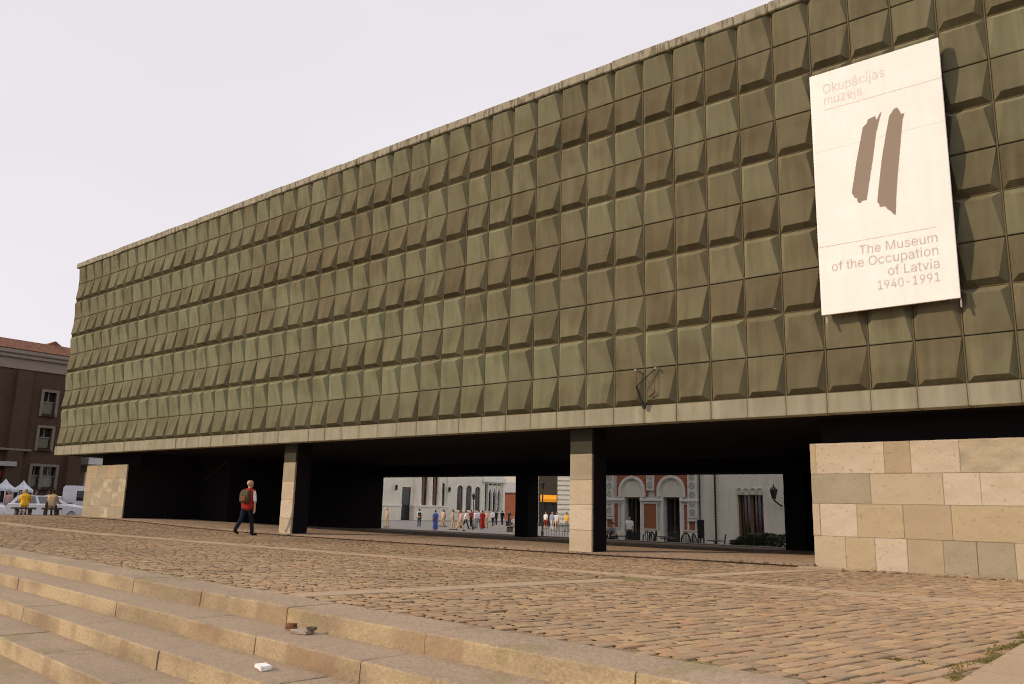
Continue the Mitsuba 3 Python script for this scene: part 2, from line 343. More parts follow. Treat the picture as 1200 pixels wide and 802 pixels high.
BANDS = [((-45.4, 12.05), (1.5, 12.05), 0.42), ((-8.02, 5.95), (-5.95, 16.9), 0.42), ((-1.12, 5.5), (-1.05, 11.8), 0.5)]
for bi, (p, q, w) in enumerate(BANDS):
    p, q = np.array(p), np.array(q); L = np.linalg.norm(q-p); a = 0.0; k = 0
    while a < L - 0.3:
        b = min(L, a + rng.uniform(0.85, 1.35))
        m0, m1 = p + (q-p)*a/L, p + (q-p)*b/L
        mid = (m0+m1)/2
        if not (bi == 1 and abs(mid[1] - 12.05) < 0.75):
            put('band_slab', band_slab(m0, m1, w, bi*50 + k), 'm_band', plaza)
        a = b; k += 1
# setts in rows that run up the plaza
ang = math.atan2(0.19, 1.0); ex, ey = np.array([math.cos(ang), -math.sin(ang)]), np.array([math.sin(ang), math.cos(ang)])
PAL = np.array([(0.335, 0.245, 0.16), (0.31, 0.235, 0.165), (0.345, 0.255, 0.175), (0.295, 0.23, 0.165), (0.325, 0.225, 0.15), (0.36, 0.275, 0.18), (0.28, 0.21, 0.15)])
def near_band(x, y):
    for p, q, w in BANDS:
        p, q = np.array(p), np.array(q); L = np.linalg.norm(q-p); t = (q-p)/L
        dx, dy = x - p[0], y - p[1]; s_, o = dx*t[0] + dy*t[1], abs(-dx*t[1] + dy*t[0])
        if -0.1 < s_ < L + 0.1 and o < w/2 + 0.055: return True
    return False
setts = []
a = -52.0
while a < 4.0:
    w = rng.uniform(0.125, 0.165); b = -3.0 + rng.uniform(0, .2)
    while b < 34.0:
        L = rng.uniform(0.16, 0.27)
        cx, cyy = ex*(a + w/2) + ey*(b + L/2)
        if -45.3 < cx < 5.5 and cyy < 20.95 and (cx*NX + cyy*NY - C0) > 0.58 + 0.06 and not near_band(cx, cyy) and not (-6.3 < cx and cyy > 17.05):
            setts.append((cx, cyy, w, L))
        b += L
    a += w
S = np.array(setts)
def sett_verts(cx, cyy, w, L, r):
    g, h = 0.004 + 0.005*r.random(), 0.0035*r.normal()
    hx, hy = w/2 - g, L/2 - g
    jit = lambda s: r.normal(0, s, (4, 2))
    cor = np.array([[-1, -1], [1, -1], [1, 1], [-1, 1]])*[hx, hy]
    bot = cor + jit(.003); mid = bot*0.985; top = cor*np.array([1 - 0.016/w*2*.62, 1 - 0.016/L*2*.62]) + jit(.003)
    tilt = r.normal(0, .013, 2)
    def lv(c, z): return np.stack([c[:, 0], c[:, 1], z + c @ tilt], 1)
    V = np.vstack([lv(bot, -0.035), lv(mid, -0.006 + h), lv(top, 0.000 + h), lv(np.zeros((1, 2)), 0.003 + h)])
    th = ang + r.normal(0, .03); R = np.array([[math.cos(th), math.sin(th)], [-math.sin(th), math.cos(th)]])
    V[:, :2] = V[:, :2] @ R.T + [cx, cyy]; V[:, 2] += gz(cx, cyy)
    return V
SF = []
for lv in (0, 1):
    for k in range(4):
        k2 = (k+1) % 4; A, B = lv*4, lv*4+4; SF += [[A+k, A+k2, B+k2], [A+k, B+k2, B+k]]
SF += [[8+k, 8+(k+1) % 4, 12] for k in range(4)]
SF = np.array(SF)
dep = S[:, 0]*_fw[0] + S[:, 1]*_fw[1] - _fw[2]
px = 600 + F_PX*(S[:, 0]*_r[0] + S[:, 1]*_r[1])/np.maximum(dep, .1)
inview = (dep > 1) & (px > 5) & (px < 1195)
py = 401 + F_PX*((1.0)*_up[2] - S[:, 0]*_up[0] - S[:, 1]*_up[1])/np.maximum(dep, .1)
inview &= (py < 800)
order = np.argsort(np.where(inview, dep, 1e9)); first = set(order[:300].tolist())
patch = meshkit.fbm(np.stack([S[:, 0]*0.35, S[:, 1]*0.35, 0*S[:, 0]], 1), 3, seed=5)
restV, restC, nV = [], [], 0
for i, (cx, cyy, w, L) in enumerate(setts):
    V = sett_verts(cx, cyy, w, L, nrg)
    c = PAL[nrg.integers(len(PAL))]*(0.88 + 0.2*nrg.random())*(0.66 + 0.46*patch[i])*[1, .97, .87]
    col = np.tile(c, (13, 1)); col[:4] *= 0.9
    if i in first: put('sett', trimesh.Trimesh(V, SF, process=False), 'm_sett', plaza, smooth=True, color=col)
    else: restV.append(V); restC.append(col)
nR = len(restV)
k = put('setts', trimesh.Trimesh(np.vstack(restV), (SF[None] + 13*np.arange(nR)[:, None, None]).reshape(-1, 3), process=False), 'm_sett', plaza, smooth=True, color=np.vstack(restC))
labels[k] = {'kind': 'stuff'}
# raised floor under the building, with a thin projecting lip, and a kerb at its back edge
def zf(x, y): return gz(x, y) + 0.075
arc = struct('arcade_floor', sheet(-41, -6.25, 17.0, 30.4, 0.6, zf), 'm_farpave', 'paved floor in the shade under the raised building')
lip = sheet(-41, -6.25, 16.99, 17.03, 0.6, lambda x, y: gz(x, y) + 0.075)
m = MB()
for x in np.arange(-41, -6.3, 0.6):
    za, zbb = float(gz(x, 17.0)), float(gz(x+.6, 17.0))
    m.quad([x, 16.99, za+.035], [x+.6, 16.99, zbb+.035], [x+.6, 16.99, zbb+.075], [x, 16.99, za+.075])
    m.quad([x, 17.06, za-.04], [x+.6, 17.06, zbb-.04], [x+.6, 17.06, zbb+.035], [x, 17.06, za+.035])
    m.quad([x, 16.99, za+.035], [x, 17.06, za+.035], [x+.6, 17.06, zbb+.035], [x+.6, 16.99, zbb+.035])
put('lip', m.mesh(), 'm_farpave', arc)
struct('platform_edge', MB().box(-60, 20, 30.15, 30.55, -1.0, -0.118).mesh(), 'm_kerb', 'kerb at the back edge of the platform above the square')
struct('plaza_kerb', MB().box(-45.75, -45.45, 4, 31, -0.5, 0.20).mesh(), 'm_kerb', 'kerb between the cobbled plaza and the street')
struct('side_ground', sheet(-45.5, -40.9, 21.3, 30.3, 1, lambda x, y: gz(x, y) - .01), 'm_farpave', 'paving past the far left end of the museum')

# ---------------------------------------------------------------- museum building
mus = thing('museum_building', 'long windowless box of weathered copper panels raised on stone columns', 'museum')
XL, XR, YB, ZT = X0 - 47.16*PW, X0 + 6*PW, 31.0, H0 + ROWS*PH
def panel(c, r, up):
    """one pressed copper panel: flush at one edge, standing out at the other with bevels on three sides"""
    rr = np.random.default_rng(c*97 + r*13 + 5000)
    x0, x1 = X0 - (c+1)*PW + 0.016, X0 - c*PW - 0.016
    z0, z1 = H0 + r*PH + (0.008 if up else 0.012), H0 + (r+1)*PH - (0.012 if up else 0.008)
    d, bx, by = 0.152 + rr.normal(0, .008), 0.140 + rr.normal(0, .005), (0.125 if up else 0.100) + rr.normal(0, .006)
    y0 = D; e = 0.018
    zi, zo = (z0, z1) if up else (z1, z0); sg = 1 if up else -1
    P = [[x0, y0, zi], [x1, y0, zi], [x1, y0, zo], [x0, y0, zo],
         [x0+.010, y0-e, zi+sg*.010], [x1-.010, y0-e, zi+sg*.010], [x1-bx, y0-d, zo-sg*by], [x0+bx, y0-d, zo-sg*by]]
    P = np.array(P, float); P[4:, 0] += rr.normal(0, .004, 4); P[4:, 1] += rr.normal(0, .005, 4)
    Fq = [[4, 5, 6, 7], [0, 1, 5, 4], [1, 2, 6, 5], [2, 3, 7, 6], [3, 0, 4, 7]]
    # rounded arris: split the face with an inner ring
    ctr = P[4:8].mean(0); inner = P[4:8] + (ctr - P[4:8])*0.06 + [0, -0.006, 0]
    V = np.vstack([P, inner, [ctr + [0, 0.006 + rr.normal(0, .006), 0]]])
    q = Fq[1:] + [[4, 5, 9, 8], [5, 6, 10, 9], [6, 7, 11, 10], [7, 4, 8, 11]]
    Fc = [t for a, b, cc, dd in q for t in ((a, b, cc), (a, cc, dd))] + [(8, 9, 12), (9, 10, 12), (10, 11, 12), (11, 8, 12)]
    return trimesh.Trimesh(V, Fc, process=False)
rest = MB()
for c in range(-6, 47):
    for r in range(ROWS):
        pm = panel(c, r, r % 2 == 1)
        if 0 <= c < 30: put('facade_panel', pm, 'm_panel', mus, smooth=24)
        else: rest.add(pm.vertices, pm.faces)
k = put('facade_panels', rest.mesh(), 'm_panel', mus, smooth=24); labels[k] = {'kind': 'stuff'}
m = MB()
for c in range(-6, 48):
    x = X0 - c*PW; m.box(x-.011, x+.011, D-.022, D+.012, H0, ZT)
for r in range(0, ROWS+1, 2):
    z = H0 + r*PH; m.box(XL, XR, D-.016, D+.010, z-.009, z+.009)
k = put('panel_ribs', m.mesh(), 'm_rib', mus); labels[k] = {'kind': 'stuff'}
put('wall', MB().box(XL, XR, D+.02, YB, H0+.01, ZT+.02).mesh(), 'm_copper_dark', mus)
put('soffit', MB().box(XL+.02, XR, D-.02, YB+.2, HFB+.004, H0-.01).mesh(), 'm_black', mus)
for c in range(-6, 48):
    x1, x0 = X0 - c*PW - .003, (X0 - (c+1)*PW + .003 if c < 47 else XL - .05)
    rr = np.random.default_rng(c + 400)
    put('fascia_block', MB().cbox(x0, x1, D-.07 + rr.normal(0, .003), D+.3, HFB, H0-.012, .008).mesh(), 'm_fascia', mus)
    zc = ZT - 0.06
    put('coping_stone', MB().cbox(x0, x1, D-.16 + rr.normal(0, .004), D+.7, zc + rr.normal(0, .006), ZT+.19 + rr.normal(0, .008), .02).mesh(), 'm_coping', mus)
put('roof', MB().box(XL, XR, D+.6, YB, ZT+.02, ZT+.12).mesh(), 'm_copper_dark', mus)
# stone-faced front columns
def column(x, y, tones, z_base):
    ck = numbered(f'{mus}__column')
    put('core', MB().box(x+.012, x+.648, y+.05, y+.665, z_base-.1, HFB+.004).mesh(), 'm_black', ck)  # black sides: deep shade on the stone put into the colour
    put('shade_cap', MB().box(x+.006, x+.654, y+.006, y+.08, 2.40, HFB+.002).mesh(), 'm_cap_shade', ck)  # dark block standing in for the overhang shadow on the column
    zs = [z_base-.05, 0.55, 1.16, 1.76, 2.40]
    for i, t in enumerate(tones):
        put('stone_block', MB().cbox(x, x+.66, y, y+.075, zs[i]+.002, zs[i+1]-.002, .008).mesh(), STONES[t], ck)
column(-12.26, 17.10, 'clcg', -0.03); column(-24.26, 17.10, 'clcg', -0.03)
# stone-clad wall on the right
wk = put('stone_wall', MB().box(-6.24, 4.5, 17.24, 29.5, -0.1, 2.475).mesh(), 'm_stone_grey', mus)
COURSES = [(2.48, 1.86, [-6.26, -6.20+.06, -4.81, -4.33, -3.48, -1.9, -1.2, 0.3, 1.6, 3.0, 4.5], 'oltlsclgct'), (1.86, 1.27, [-6.26, -5.1, -3.8, -3.18, -1.7, -0.6, 0.9, 2.2, 3.4, 4.5], 'gcllctlcg'),
           (1.27, 0.63, [-6.26, -6.11, -5.39, -4.53, -3.7, -2.0, -1.1, 0.2, 1.7, 3.1, 4.5], 'clotogltcg'), (0.63, -0.06, [-6.26, -5.64, -5.08, -4.5, -3.88, -3.33, -2.73, -1.5, -0.2, 1.2, 2.8, 4.5], 'coltggcltcg')]
for zt, zb_, xs, ts in COURSES:
    for i in range(len(xs)-1):
        rr = np.random.default_rng(int(zt*100) + i)
        put('stone_block', MB().cbox(xs[i]+.002, xs[i+1]-.002, 17.20 + rr.normal(0, .004), 17.26, zb_+.002, zt-.002, .006).mesh(), STONES[ts[i]], wk)
put('wall_top', MB().box(-6.2, 4.5, 17.75, 29.4, 2.476, HFB+.004).mesh(), 'm_black', mus)  # set-back black block: shade on the upper wall put into colour and shape
# stone-clad pier at the far left
pk = put('stone_pier', MB().box(-39.63, -35.83, 17.34, 20.9, 0.1, 2.525).mesh(), 'm_black', mus)  # black body: shade on the pier sides put into the colour
zs = [0.12, 0.74, 1.34, 1.93, 2.53]
for i, (xs, ts) in enumerate([([-39.65, -38.7, -37.9, -37.2, -36.5, -35.8], 'ggsgg'), ([-39.65, -38.9, -38.0, -36.9, -36.4, -35.8], 'gsgst'), ([-39.65, -39.1, -38.2, -36.9, -36.4, -35.8], 'tgsgs'), ([-39.65, -38.6, -37.6, -36.6, -35.8], 'tgtg')]):
    for j in range(len(xs)-1):
        put('stone_block', MB().cbox(xs[j]+.002, xs[j+1]-.002, 17.30, 17.36, zs[i]+.002, zs[i+1]-.002, .004).mesh(), STONES[ts[j]], pk)
put('pier_top', MB().box(-39.5, -35.9, 17.9, 21, 2.53, HFB+.004).mesh(), 'm_black', mus)  # added black block for the dark band of shade above the pier
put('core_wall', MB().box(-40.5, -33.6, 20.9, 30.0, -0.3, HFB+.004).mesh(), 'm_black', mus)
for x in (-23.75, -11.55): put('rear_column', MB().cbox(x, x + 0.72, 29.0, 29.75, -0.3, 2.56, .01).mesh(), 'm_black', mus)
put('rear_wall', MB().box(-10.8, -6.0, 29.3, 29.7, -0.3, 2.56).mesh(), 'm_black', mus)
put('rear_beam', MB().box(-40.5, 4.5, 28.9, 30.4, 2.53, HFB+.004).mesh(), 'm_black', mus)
put('handrail', MB().tube([[-39.6, 20.80, .15], [-33.7, 20.80, 2.85]], .010, 6).mesh(), 'm_rust', mus)
# folding flag bracket on the facade
bk = thing('wall_bracket', 'small folded black iron bracket hanging at the foot of the copper facade', 'bracket')
f0 = [-9.763, D-.16, 3.334]; pA, pB = [-9.93, D-.22, 4.24], [-9.50, D-.10, 4.245]; pL, pR = [-9.86, 16.33, 3.85], [-9.45, 16.43, 3.68]
put('arm', MB().tube([pL, f0], .026, 6).tube([f0, [f0[0]+.04, f0[1], f0[2]+.14]], .04, 6).mesh(), 'm_iron', bk)
put('cross_arm', MB().tube([pB, pL], .016, 6).mesh(), 'm_iron', bk)
put('stay', MB().tube([pA, pL], .009, 6).tube([pA, [-9.75, 16.38, 4.0]], .009, 6).tube([pB, pR], .008, 6).mesh(), 'm_rust', bk)
put('hinge', MB().tube([pR, [-9.60, 16.45, 3.60]], .022, 6).tube([pR, [-9.58, 16.45, 3.80]], .010, 6).mesh(), 'm_rust', bk)
put('fixing', MB().box(-9.985, -9.95, D-.2, D-.05, 4.23, 4.27).box(-9.46, -9.43, D-.2, D-.05, 4.23, 4.27).mesh(), 'm_steel', bk)

# ---------------------------------------------------------------- museum sign
SS = lambda v: EYE + (np.asarray(v) - EYE)*(16.28/16.40)
SY = 16.40
sg = thing('museum_sign', 'tall white museum sign board with two torn brown strokes on the copper facade', 'sign')
put('board', MB(SS).cbox(-5.60, -3.09, SY, SY+.05, 4.962, 10.172, .006).mesh(), 'm_sign', sg)
put('edge_frame', MB(SS).box(-5.592, -3.098, SY+.05, SY+.085, 4.968, 10.165).mesh(), 'm_sign_edge', sg)
m = MB(SS)
for x in (-5.35, -4.35, -3.35):
    for z in (5.4, 7.5, 9.7): m.tube([[x, SY+.08, z], [x, D+.13, z]], .02, 6)
for x in (-5.52, -3.10): m.box(x-.012, x+.012, SY+.06, SY+.10, 4.80, 4.97)
put('fixing_rod', m.mesh(), 'm_steel', sg)
def stroke(pts): return MB(SS).prism(pts, SY-.004, SY, 'y').mesh()
S1 = [(-4.877, 7.385), (-4.84, 7.325), (-4.836, 7.284), (-4.782, 7.268), (-4.766, 7.157), (-4.706, 7.143), (-4.694, 7.184), (-4.597, 7.175), (-4.531, 7.522), (-4.424, 8.035), (-4.34, 8.522), (-4.214, 8.938), (-4.232, 8.947), (-4.316, 8.807), (-4.335, 8.899), (-4.404, 8.885), (-4.482, 8.863), (-4.501, 8.793), (-4.583, 8.73), (-4.644, 8.471), (-4.748, 8.018)]
S2 = [(-4.406, 7.092), (-4.372, 7.051), (-4.362, 6.976), (-4.25, 6.971), (-4.233, 6.915), (-4.169, 6.858), (-4.116, 6.772), (-4.081, 6.764), (-4.05, 7.11), (-3.99, 7.588), (-3.911, 8.132), (-3.831, 8.679), (-3.788, 8.801), (-3.853, 8.794), (-3.89, 8.907), (-3.925, 8.962), (-3.983, 8.936), (-4.074, 8.82), (-4.156, 8.47), (-4.261, 7.991), (-4.346, 7.477)]
put('torn_stroke', stroke(S1), 'm_stroke', sg); put('torn_stroke', stroke(S2), 'm_stroke', sg)
put('rule', MB(SS).box(-5.321, -3.095, SY-.003, SY, 9.315, 9.327).mesh(), 'm_hairline', sg)
put('rule', MB(SS).box(-5.585, -3.389, SY-.003, SY, 6.365, 6.378).mesh(), 'm_hairline', sg)
put('sheet_joint', MB(SS).box(-5.598, -3.092, SY-.0015, SY, 8.430, 8.436).mesh(), 'm_hairline', sg)
def lettering(text, x0, x1, z, h, bsdf):
    t = meshkit.text_mesh(text, h, 0.004); v = t.vertices.copy(); a, b = v[:, 0].min(), v[:, 0].max()
    xs = x0 + (v[:, 0] - a)*(x1 - x0)/(b - a)
    t2 = trimesh.Trimesh(SS(np.stack([xs, SY - v[:, 2], z + v[:, 1]], 1)), t.faces[:, ::-1], process=False)
    put('lettering', t2, bsdf, sg, label=f'line of thin grey lettering reading {text}')
lettering('Okupācijas', -5.33, -4.105, 9.69, 0.205, 'm_letter_pale')
lettering('muzejs', -5.32, -4.556, 9.435, 0.205, 'm_letter_pale')
lettering('The Museum', -4.80, -3.39, 6.085, 0.185, 'm_letter')
lettering('of the Occupation', -5.345, -3.392, 5.838, 0.185, 'm_letter')
lettering('of Latvia', -4.295, -3.392, 5.58, 0.185, 'm_letter')
lettering('1940-1991', -4.50, -3.40, 5.325, 0.175, 'm_letter')

# ---------------------------------------------------------------- facades behind the raised building
def wins(parent, xf, rects, glass='m_glass_dark', frame='m_frame', t=.08):
    pass
# red-panelled facade (faces the camera, front plane y = 37)
Y = 37.0
HS = lambda v: EYE + (np.asarray(v) - EYE)*1.2
rh = thing('ornate_house', 'ornate grey house front with red panels and two arched doorways', 'house')
FX0, FX1, GZ = -26.0, -18.9, -0.85
def half(cx, r, z, n=14): return [(cx + r*math.cos(math.pi*k/n), z + r*math.sin(math.pi*k/n)) for k in range(n+1)]
wall = Polygon([(FX0, GZ), (FX1, GZ), (FX1, 9), (FX0, 9)])
doors = [(-22.605, 0.455, -0.62, 1.76), (-20.38, 0.45, -0.62, 1.78)]
for cx, hw, zb_, zt in doors: wall = wall.difference(Polygon([(cx-hw, GZ-.1), (cx+hw, GZ-.1), (cx+hw, zt), (cx-hw, zt)]))
put('wall', MB(HS).prism(wall, Y, Y+.5, 'y').mesh(), 'm_plaster_grey', rh)
put('back_block', MB(HS).box(FX0, FX1, Y+.5, Y+12, GZ, 9).mesh(), 'm_plaster_grey', rh)
for cx, hw, zb_, zt in doors:
    dk = put('door', MB(HS).box(cx-hw, cx+hw, Y+.36, Y+.45, GZ, zt).mesh(), 'm_glass_dark', rh)
    put('frame', MB(HS).box(cx-.03, cx+.03, Y+.30, Y+.35, GZ, zt).box(cx-hw, cx+hw, Y+.30, Y+.35, zt-.08, zt-.01).mesh(), 'm_wood', dk)
    for s in (-1, 1): put('jamb', MB(HS).cbox(cx+s*(hw+.09)-.085, cx+s*(hw+.09)+.085, Y-.06, Y+.2, GZ, zt, .015).mesh(), 'm_white_trim', rh)
    ac = zt + .30
    def stilt(r): return Polygon([(cx+r, zt+.02)] + half(cx, r, ac) + [(cx-r, zt+.02)])
    arch = stilt(.775).difference(stilt(.64).union(Polygon([(cx-.64, zt), (cx+.64, zt), (cx+.64, zt+.1), (cx-.64, zt+.1)])))
    put('arch', MB(HS).prism(arch, Y-.12, Y, 'y').mesh(), 'm_white_trim', rh)
    arch2 = stilt(.635).difference(stilt(.58).union(Polygon([(cx-.58, zt), (cx+.58, zt), (cx+.58, zt+.1), (cx-.58, zt+.1)])))
    put('arch_moulding', MB(HS).prism(arch2, Y-.07, Y, 'y').mesh(), 'm_white_trim', rh)
    put('lunette', MB(HS).prism(stilt(.575), Y-.02, Y, 'y').mesh(), 'm_plaster_white', rh)
    put('keystone', MB(HS).prism([(cx-.06, ac+.65), (cx+.06, ac+.65), (cx+.10, ac+.93), (cx-.10, ac+.93)], Y-.17, Y-.121, 'y').mesh(), 'm_white_trim', rh)
    span = Polygon([(cx-.93, zt+.04), (cx+.93, zt+.04), (cx+.93, 3.4), (cx-.93, 3.4)]).difference(stilt(.78).union(Polygon([(cx-.78, zt), (cx+.78, zt), (cx+.78, zt+.1), (cx-.78, zt+.1)])))
    put('spandrel', MB(HS).prism(span, Y-.03, Y, 'y').mesh(), 'm_red_panel', rh)
for x0, x1, z0, z1 in [(-21.92, -21.22, .24, 1.44), (-23.67, -23.42, .24, 1.44), (-19.69, -19.52, .24, 1.44), (-19.42, -19.11, .23, .63), (-24.10, -23.80, .23, .63), (-25.6, -24.9, .24, 1.44)]:
    pk2 = put('red_panel', MB(HS).box(x0, x1, Y-.03, Y, z0, z1).mesh(), 'm_red_panel', rh)
    q = .05
    put('moulding', MB(HS).box(x0-q, x0-.002, Y-.06, Y, z0-q, z1+q).box(x1+.002, x1+q, Y-.06, Y, z0-q, z1+q).box(x0-.002, x1+.002, Y-.06, Y, z0-q, z0-.002).box(x0-.002, x1+.002, Y-.06, Y, z1+.002, z1+q).mesh(), 'm_white_trim', pk2)
for x0, x1 in [(-24.15, -23.72), (-19.47, -18.98), (-21.75, -21.32)]:
    z0 = .80 if x1 < -23 or x0 > -20 else 2.10
    pl = put('pilaster', MB(HS).cbox(x0, x1, Y-.10, Y, z0, 3.6, .012).mesh(), 'm_white_trim', rh)
    m = MB(HS); n_ = 5 if z0 < 1 else 2
    for i in range(n_):
        zc, xc = z0 + .28 + i*.42, (x0+x1)/2
        ring = Polygon([(xc + .15*math.cos(t), zc + .17*math.sin(t)) for t in np.linspace(0, 2*math.pi, 12, endpoint=False)]).difference(Polygon([(xc + .09*math.cos(t), zc + .10*math.sin(t)) for t in np.linspace(0, 2*math.pi, 12, endpoint=False)]))
        m.prism(ring, Y-.125, Y-.101, 'y').prism([(xc-.05, zc-.05), (xc+.05, zc-.05), (xc, zc+.07)], Y-.125, Y-.101, 'y')
    put('scrollwork', m.mesh(), 'm_ornament', pl)
for x0, x1, z0, z1, d_ in [(-24.3, -23.09, 1.58, 1.70, .14), (-22.12, -20.88, 1.58, 1.70, .14), (-19.9, -18.92, 1.58, 1.70, .14), (-24.3, -23.1, 1.46, 1.56, .08), (-22.1, -20.9, 1.47, 1.56, .08), (-24.3, -23.7, .66, .74, .13), (-19.5, -18.92, .66, .74, .13)]:
    put('cornice', MB(HS).cbox(x0, x1, Y-d_, Y, z0, z1, .012).mesh(), 'm_white_trim', rh)
for x0, x1 in [(-25.9, -23.16), (-22.05, -20.93), (-19.83, -18.92)]:
    put('plinth', MB(HS).cbox(x0, x1, Y-.09, Y, GZ, .10, .012).mesh(), 'm_plaster_white', rh)
put('roof', MB(HS).prism([(FX0, 9), (FX1, 9), ((FX0+FX1)/2, 15)], Y+.1, Y+12, 'y').mesh(), 'm_rooftile', rh)
# plain rendered house to its right
wh = thing('rendered_house', 'plain pale rendered house with one tall barred window and a wall lantern', 'house')
wall = Polygon([(-18.88, GZ), (-8, GZ), (-8, 8), (-18.88, 8)]).difference(Polygon([(-17.0, -.3), (-15.72, -.3), (-15.72, 1.93), (-17.0, 1.93)]))
put('wall', MB(HS).prism(wall, Y+.05, Y+.55, 'y').mesh(), 'm_plaster_white', wh)
put('back_block', MB(HS).box(-18.88, -8, Y+.55, Y+11, GZ, 8).mesh(), 'm_plaster_white', wh)
wn = put('window', MB(HS).box(-17.0, -15.72, Y+.36, Y+.42, -.3, 1.93).mesh(), 'm_glass_dark', wh)
m = MB(HS)
for x in (-16.80, -16.64, -16.12, -15.94): m.box(x-.012, x+.012, Y+.30, Y+.35, -.28, 1.9)
for z in (.2, .62, 1.04, 1.46): m.box(-16.98, -16.46, Y+.31, Y+.345, z-.012, z+.012).box(-16.26, -15.74, Y+.31, Y+.345, z-.012, z+.012)
put('glazing_bars', m.mesh(), 'm_wood', wn)
put('mullion', MB(HS).box(-16.43, -16.29, Y+.24, Y+.35, -.3, 1.93).box(-17.0, -16.9, Y+.24, Y+.35, -.3, 1.93).box(-15.82, -15.72, Y+.24, Y+.35, -.3, 1.93).mesh(), 'm_wood', wn)
for i in range(4):
    cx = -16.86 + i*.335
    a_ = Polygon(half(cx, .155, 2.12, 8) + [(cx-.155, 1.98), (cx+.155, 1.98)]).convex_hull.difference(Polygon(half(cx, .105, 2.12, 8) + [(cx-.105, 1.9), (cx+.105, 1.9)]).convex_hull)
    put('blind_arch', MB(HS).prism(a_, Y+.0, Y+.05, 'y').mesh(), 'm_plaster_grey', wh)
put('drainpipe', MB(HS).tube([[-18.05, Y-.03, GZ], [-18.05, Y-.03, 6]], .045, 8).mesh(), 'm_iron', wh)
put('corner_pipe', MB(HS).tube([[-18.86, Y-.02, GZ], [-18.86, Y-.02, 6]], .03, 8).mesh(), 'm_iron', wh)
put('roof', MB(HS).prism([(-19.0, 8), (-7.8, 8), (-13.4, 13)], Y, Y+11, 'y').mesh(), 'm_rooftile', wh)
def lantern_head(m, x, y, z, s=1.0):
    m.lathe([(0.02*s, 0), (.13*s, .02*s), (.10*s, .05*s), (.19*s, .42*s), (.22*s, .44*s), (.10*s, .56*s), (.03*s, .60*s), (.04*s, .66*s), (0, .74*s)], (x, y, z), 6)
ln = thing('wall_lantern', 'black iron lantern on a bracket beside the barred window', 'lantern')
m = MB(HS); lantern_head(m, -15.02, Y-.42, 1.72, 0.95); put('lantern_head', m.mesh(), 'm_iron', ln)
put('bracket', MB(HS).tube([[-14.84, Y+.05, 1.45], [-14.84, Y-.25, 1.5], [-15.02, Y-.42, 1.70]], .035, 6).mesh(), 'm_iron', ln)

# white hall with columns on the far side of the square (its long wall runs away from the camera)
XH = -92.0
hall = thing('white_hall', 'white columned hall with tall arched windows across the square', 'hall')
def yz(y0, y1, z0, z1): return Polygon([(y0, z0), (y1, z0), (y1, z1), (y0, z1)])
def yarch(y0, y1, z0, z1):
    r = (y1-y0)/2; return Polygon([(y0, z0), (y1, z0)] + [((y0+y1)/2 + r*math.cos(math.pi*k/10), z1 - r + r*math.sin(math.pi*k/10)) for k in range(11)])
openings = [('arched_window', yarch(94.0, 95.0, 1.23, 4.9)), ('arched_window', yarch(97.75, 99.15, .76, 4.65)), ('arched_window', yarch(99.85, 101.2, .78, 4.7)), ('arched_window', yarch(102.0, 103.3, .69, 4.55))]
w = yz(76, 109.3, -0.9, 9.5)
for n_, o in openings: w = w.difference(o)
w = w.difference(yz(85.9, 87.7, -1, 3.95)).difference(yz(89.0, 93.3, 1.36, 6.0)).difference(yz(104.2, 108.6, .62, 5.15))
put('wall', MB().prism(w, XH-.5, XH, 'x').mesh(), 'm_plaster_white', hall)
put('back_block', MB().box(XH-14, XH-.5, 76, 109.3, -.9, 9.5).mesh(), 'm_plaster_white', hall)
for n_, o in openings:
    wk2 = put(n_, MB().prism(o, XH-.30, XH-.22, 'x').mesh(), 'm_glass_dark', hall)
    b = o.bounds; cy_ = (b[0]+b[2])/2
    put('mullion', MB().box(XH-.21, XH-.16, cy_-.05, cy_+.05, b[1], b[3]-.02).box(XH-.21, XH-.16, b[0], b[2], b[1]+1.6, b[1]+1.7).mesh(), 'm_wood', wk2)
put('door', MB().box(XH-.25, XH-.18, 85.9, 87.7, -.9, 3.95).mesh(), 'm_glass_dark', hall)
put('transom', MB().box(XH-.17, XH-.03, 85.9, 87.7, 3.5, 3.62).mesh(), 'm_wood', hall)
ent = put('entrance_glazing', MB().box(XH-.2, XH-.15, 89.0, 93.3, 1.36, 6.0).mesh(), 'm_glass_dark', hall)
put('mullion', MB().box(XH-.145, XH-.03, 90.0, 90.4, 1.36, 6).box(XH-.145, XH-.03, 92.5, 92.9, 1.36, 6).box(XH-.145, XH-.06, 89.0, 93.3, 4.0, 4.15).mesh(), 'm_wood', ent)
for y0, y1 in [(87.95, 89.55), (90.95, 92.0), (93.2, 94.1)]:
    r = (y1-y0)/2
    put('column', MB().lathe([(r*1.06, 1.35), (r*1.06, 1.5), (r, 1.65), (r*.9, 8.0), (r*1.1, 8.3)], (XH+.05, (y0+y1)/2, 0), 20).mesh(), 'm_plaster_white', hall, smooth=40)
put('pedestal', MB().cbox(XH+.01, XH+.95, 87.6, 94.8, -.88, 1.08, .03).mesh(), 'm_plaster_white', hall)
put('pedestal_cap', MB().cbox(XH+.01, XH+1.05, 87.45, 94.95, 1.083, 1.34, .03).mesh(), 'm_white_trim', hall)
put('pedestal', MB().cbox(XH+.01, XH+.2, 80, 85.7, -.88, 1.08, .03).mesh(), 'm_plaster_white', hall)
put('pedestal_cap', MB().cbox(XH+.01, XH+.28, 80, 85.75, 1.083, 1.34, .03).mesh(), 'm_white_trim', hall)
put('string_course', MB().cbox(XH+.002, XH+.12, 95.2, 109.28, .45, .62, .02).mesh(), 'm_white_trim', hall)
put('pilaster', MB().cbox(XH+.002, XH+.25, 95.3, 96.6, -.88, 8, .02).mesh(), 'm_plaster_white', hall)
